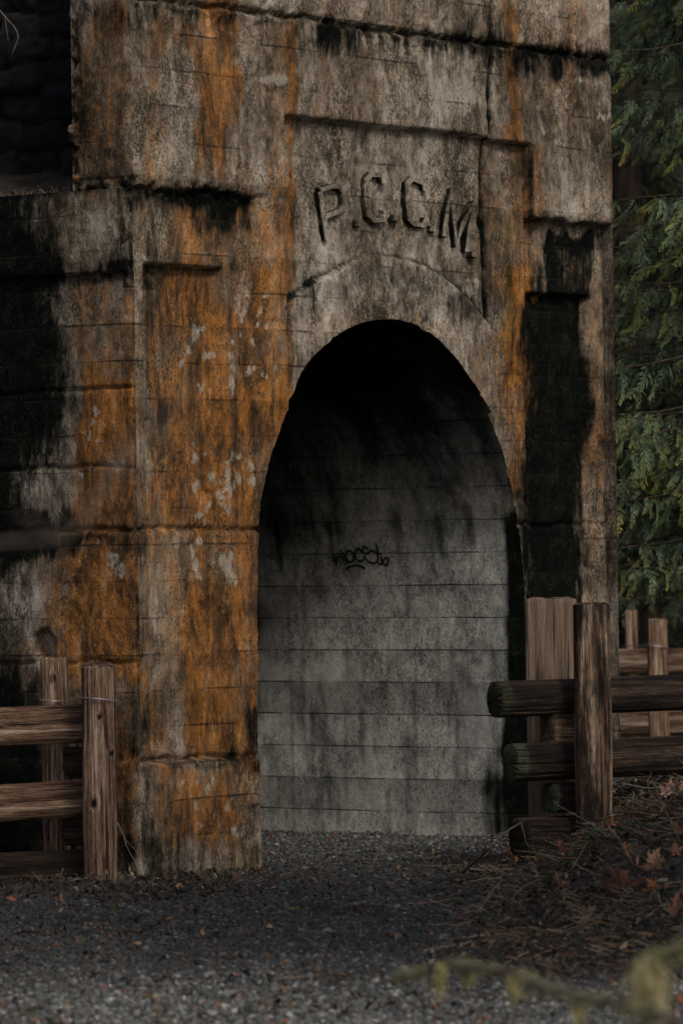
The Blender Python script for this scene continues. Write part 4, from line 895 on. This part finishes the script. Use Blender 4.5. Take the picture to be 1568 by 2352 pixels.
gsk = [([(1310, 2010), (1328, 1975), (1345, 1945)], .006, 'straight grey stick standing on the bank left of the fern'),
 ([(1395, 1905), (1420, 1935), (1440, 1970), (1462, 2000)], .009, 'weathered grey stick slanting down above the tan leaves'),
 ([(1450, 1895), (1500, 1850), (1568, 1800)], .007, 'long thin branch rising to the right edge of the picture'),
 ([(1500, 1805), (1518, 1850), (1560, 1935)], .006, 'brown twig slanting down to the right edge below the log fence'),
 ([(1290, 2062), (1350, 2045), (1420, 2030), (1480, 2020)], .006, 'pale twig lying across the bank left of the large brown leaf'),
 ([(1100, 2100), (1125, 2060), (1150, 2030), (1178, 2012)], .010, 'lichen covered grey stick at the left foot of the bank'),
 ([(970, 2192), (1040, 2178), (1120, 2165)], .008, 'fallen twig lying on dark gravel at the foot of the bank'),
 ([(935, 2082), (985, 2080), (1050, 2070)], .006, 'whitish stick lying in the dark gravel under the arch'),
 ([(1235, 2040), (1260, 2075), (1280, 2110)], .004, 'short pale stem on the middle of the bank'),
 ([(1440, 2140), (1500, 2100), (1560, 2060)], .005, 'dark thin twig crossing the right side of the bank'),
 ([(1330, 2090), (1370, 2110), (1430, 2125)], .005, 'small brown twig below the large brown leaf'),
 ([(640, 2255), (690, 2250), (735, 2247)], .006, 'short tan stick beside the orange leaf on open gravel'),
 ([(160, 2030), (185, 2025), (230, 2021)], .005, 'orange stem lying in front of the left fence post'),
 ([(70, 2022), (74, 2005), (82, 1985)], .0025, 'thin upright grass stem before the lowest left rail')]
for pts, r, lab in gsk:
    Yb = [gy(*p) for p in pts]; up = lab.startswith(('straight', 'thin upright', 'long thin', 'brown twig', 'weathered'))
    Y0 = Yb[0] if pts[0][1] > pts[-1][1] else Yb[-1]
    stick('fallen_stick', [(x, y-6, (Y0 if up else yb-.05)) for (x, y), yb in zip(pts, Yb)], r, lab)
# bramble by the pier
stick('bramble_stem', [(270, 1890, 23.95), (285, 1920, 23.93), (292, 1945, 23.9), (310, 1980, 23.9), (318, 2012, 23.9)], .004, 'dark bare bramble stem between the knotty post and the pier', side=((.35, (322, 1965, 23.85)),), cat='bramble', group=None)
stick('grass_stem', [(612, 1858, 25.0), (603, 1880, 25.0), (594, 1905, 24.95)], .0022, 'thin pale dry grass stem against the right edge of the pier base', cat='grass stem', group=None)
# fern like greenery on bank
def fern(px, py, n, size, label, seed, bright=1.0, name='fern', cat='fern', drop=.2, spread=1.0, group=None):
    g = np.random.default_rng(seed); p = ground_at(px, py); b = Bag(); a = g.uniform(0, 2*np.pi, n)
    D = np.stack([np.cos(a)*spread, np.sin(a)*.6, g.uniform(.1, .9, n)-drop], 1); Nr = np.array([0, -.4, 1])+(g.random((n, 3))-.5)*.8
    P0 = (g.random((n, 3))-.5)*np.array([.12, .12, .02])*spread
    place_sprays(b, P0, D, Nr, g.uniform(.6, 1.1, n)*size, np.array([.028, .040, .017])*bright*g.uniform(.5, 1.3, (n, 1)), SV, ST)
    o = b.build(name, M_fol); o.location = p; tag(o, label, cat, group); return o
fern(1385, 1925, 34, .17, 'dark feathery fern at the foot of the tall log post', 3, 2.0, spread=1.2)
fern(1500, 1900, 20, .15, 'smaller sparse fern on the bank near the right edge', 4, 1.8, spread=1.3)
fern(1330, 1985, 16, .08, 'low green sprig between the tiny red leaf and the standing stick', 6, 2.0)
def broadplant(px, py, n, size, spread, tint, label, seed, name='ivy_plant', cat='ivy', group=None, plane=None):
    g = np.random.default_rng(seed); p = ground_at(px, py) if plane is None else plane; b = Bag(); sb = Bag()
    for i in range(n):
        c = np.array([g.normal()*spread, g.normal()*spread*.4, abs(g.normal())*size*1.6+.01]); s = size*g.uniform(.5, 1.1)
        tube(sb, [(c[0]*.4, c[1]*.4, -.02), c], .0016, 4)
        q = np.array([(0, -.6, 0), (.5, -.35, .1), (.45, .1, .12), (0, .75, 0), (-.45, .1, .12), (-.5, -.35, .1)])*s
        R = rotmats(1, g, .9)[0]; b.add(q@R.T+c, [(0, 1, 2, 3), (0, 3, 4, 5)], None, np.array(tint)*g.uniform(.45, 1.4))
    o = empty(name, p); tag(o, label, cat, group); b.build('leaves', M_fol, o); sb.build('stems', M_twig, o); return o
broadplant(272, 2035, 26, .018, .07, (.12, .14, .06), 'low pale green ivy at the foot of the knotty post', 2)
broadplant(120, 2032, 22, .016, .10, (.09, .09, .035), 'sparse yellow green seedlings before the left fence rails', 3, 'seedling_clump', 'seedlings')
broadplant(500, 2030, 18, .015, .12, (.06, .075, .03), 'small dark weeds along the foot of the orange pier', 4, 'weed_clump', 'weeds')
broadplant(352, 2045, 14, .015, .06, (.20, .18, .06), 'yellowish weed sprouting on the gravel left of the pier base', 5, 'weed_clump', 'weeds')
# plants on the ledge
pl = Cn-.45*Wn*1.0; 
for i, (v, s, lab) in enumerate(((.55, 5, 'dark weeds on the ledge nearest the upper slab'), (.85, 6, 'dark trailing weeds on the ledge at the left picture edge'))):
    p = Cn-v*Wn+.12*U+(zJ2-.02)*Z; broadplant(0, 0, 40, .018, .10, (.022, .026, .012), lab, 10+s, 'weed_clump', 'weeds', plane=p)
tw = [stick('bare_twig', [(-60, -60, 24.9), (5, 30, 24.8), (32, 60, 24.8), (42, 85, 24.8), (28, 125, 24.8)], .004, 'pale bare twig hanging into the top left corner', side=((.5, (45, 88, 24.8)), (.3, (20, 95, 24.8))), cat='twig', group=None)]
# ------------------------------------------------------------------ mossy branch in the near foreground (out of focus)
def mossy_branch():
    g = np.random.default_rng(51); Y0 = 12.0
    P = np.array([at(x, y, Y) for x, y, Y in [(900, 2250, 12.9), (960, 2225, 12.7), (1040, 2212, 12.5), (1130, 2222, 12.2), (1250, 2262, 11.9), (1400, 2300, 11.6), (1560, 2348, 11.3), (1720, 2420, 11.0)]])
    P2 = np.array([at(x, y, Y) for x, y, Y in [(1720, 2110, 11.5), (1610, 2165, 11.5), (1540, 2180, 11.5), (1490, 2205, 11.5), (1488, 2265, 11.5), (1494, 2320, 11.5)]])
    root = empty('mossy_branch', P[0]); tag(root, 'out of focus moss draped branch arching across the bottom right foreground', 'branch')
    b = Bag(); c = curve(P, 60); c = c+(fbm(np.arange(len(c))*.4, np.zeros(len(c)), 7)[:, None]-.5)*np.array([0, .02, .025])
    tube(b, c-P[0], np.linspace(.004, .010, len(c)), 8); c2 = curve(P2[:4], 20); tube(b, c2-P[0], np.linspace(.012, .005, len(c2)), 8); b.build('wood', M_twig, root)
    m = Bag()
    def tuft(path, n, L, spread, tint, taper=None, dn=1.0, clump=.7):
        t = g.random(n)*(len(path)-1); cl = fbm(t*.55, t*0, 13, 2); t = t[cl+(g.random(n)-.5)*.3 > .62-clump*.0-.17+(clump > 1)*.05]; n = len(t); cl = fbm(t*.55, t*0, 13, 2)[:, None]
        q = np.stack([np.interp(t, np.arange(len(path)), path[:, k_]) for k_ in range(3)], 1)
        f = (taper(t/(len(path)-1)) if taper else np.ones(n))[:, None]*(.4+1.2*cl)
        q = q+(g.normal(size=(n, 3)))*spread*f; d = (g.normal(size=(n, 3))*.5+np.array([0, 0, -dn]))*L*g.uniform(.3, 1.3, (n, 1))*f; s = g.normal(size=(n, 3))*.0013
        V = np.stack([q-s, q+s, q+d], 1)-P[0]; C = np.array(tint)*g.uniform(.35, 1.6, (n, 1)); m.add(V.reshape(-1, 3), None, np.arange(n*3).reshape(-1, 3), np.repeat(C, 3, 0))
    tuft(c, 7500, .026, .0075, (.20, .195, .115), lambda t: .55+.45*t, .5, 1.6)
    tuft(c2, 2200, .035, .010, (.17, .18, .09), None, .6, 1.3)
    c3 = curve(P2[3:], 20); tuft(c3, 3600, .045, .0105, (.40, .35, .19), lambda t: 1.2-.6*t, 1.0)
    for x, y0, y1 in ((1010, 2215, 2262), (1075, 2215, 2240), (1180, 2240, 2280), (1330, 2285, 2325)):
        tuft(curve(np.array([at(x, y0, 12.4), at(x, (y0+y1)/2, 12.4), at(x-3, y1, 12.4)]), 6), 350, .02, .006, (.30, .28, .12))
    m.build('moss', M_moss, root)
mossy_branch()
stick('bare_branch', [(-260, 1290, 7.2), (20, 1245, 7.1), (165, 1228, 7.0), (230, 1130, 7.0), (300, 1045, 7.0), (385, 950, 7.0), (445, 862, 7.0)], .0048, 'blurred bare branch close to the camera before the orange left wall', side=((.55, (290, 965, 7.0)), (.3, (40, 1180, 7.1)), (.75, (440, 985, 7.0))), cat='branch', group=None)
# brushwood on the bank
def brush():
    g = np.random.default_rng(71); b = Bag()
    for i in range(420):
        X = g.uniform(.75, 2.6); Y = g.uniform(19.3, 26); 
        if g.random() > S(np.array((X-.5)/1.0))*(.35+.65*S(np.array((Y-19)/2.5))): continue
        L = g.uniform(.06, .42); a = g.uniform(0, 2*np.pi); d = np.array([math.cos(a), math.sin(a)*.7, g.uniform(-.05, .45)])*L
        p0 = np.array([X, Y, G_(np.array([X]), np.array([Y]))[0]+.008]); q = np.array([p0, p0+d*.5+(g.random(3)-.3)*L*.14, p0+d+(g.random(3)-.4)*L*.2])
        q[:, 2] = np.maximum(q[:, 2], G_(q[:, 0], q[:, 1])+.006)
        t = g.choice([0, 1, 2, 3]); C = np.array([(.05, .032, .022), (.10, .065, .042), (.20, .15, .11), (.16, .17, .13)][t])*g.uniform(.6, 1.2)
        c = curve(q, 8); tube(b, c, np.linspace(1, .45, len(c))*g.uniform(.0018, .0050), 5, C)
        if L > .18: tube(b, curve([c[4], c[4]+np.array([g.normal()*.3, g.normal()*.2, .3])*L*.4], 3), .0016, 4, C)
    tag(b.build('brushwood', M_leaf, None, True), 'tangle of thin dead twigs and stems over the bank', 'brushwood', kind='stuff')
brush()
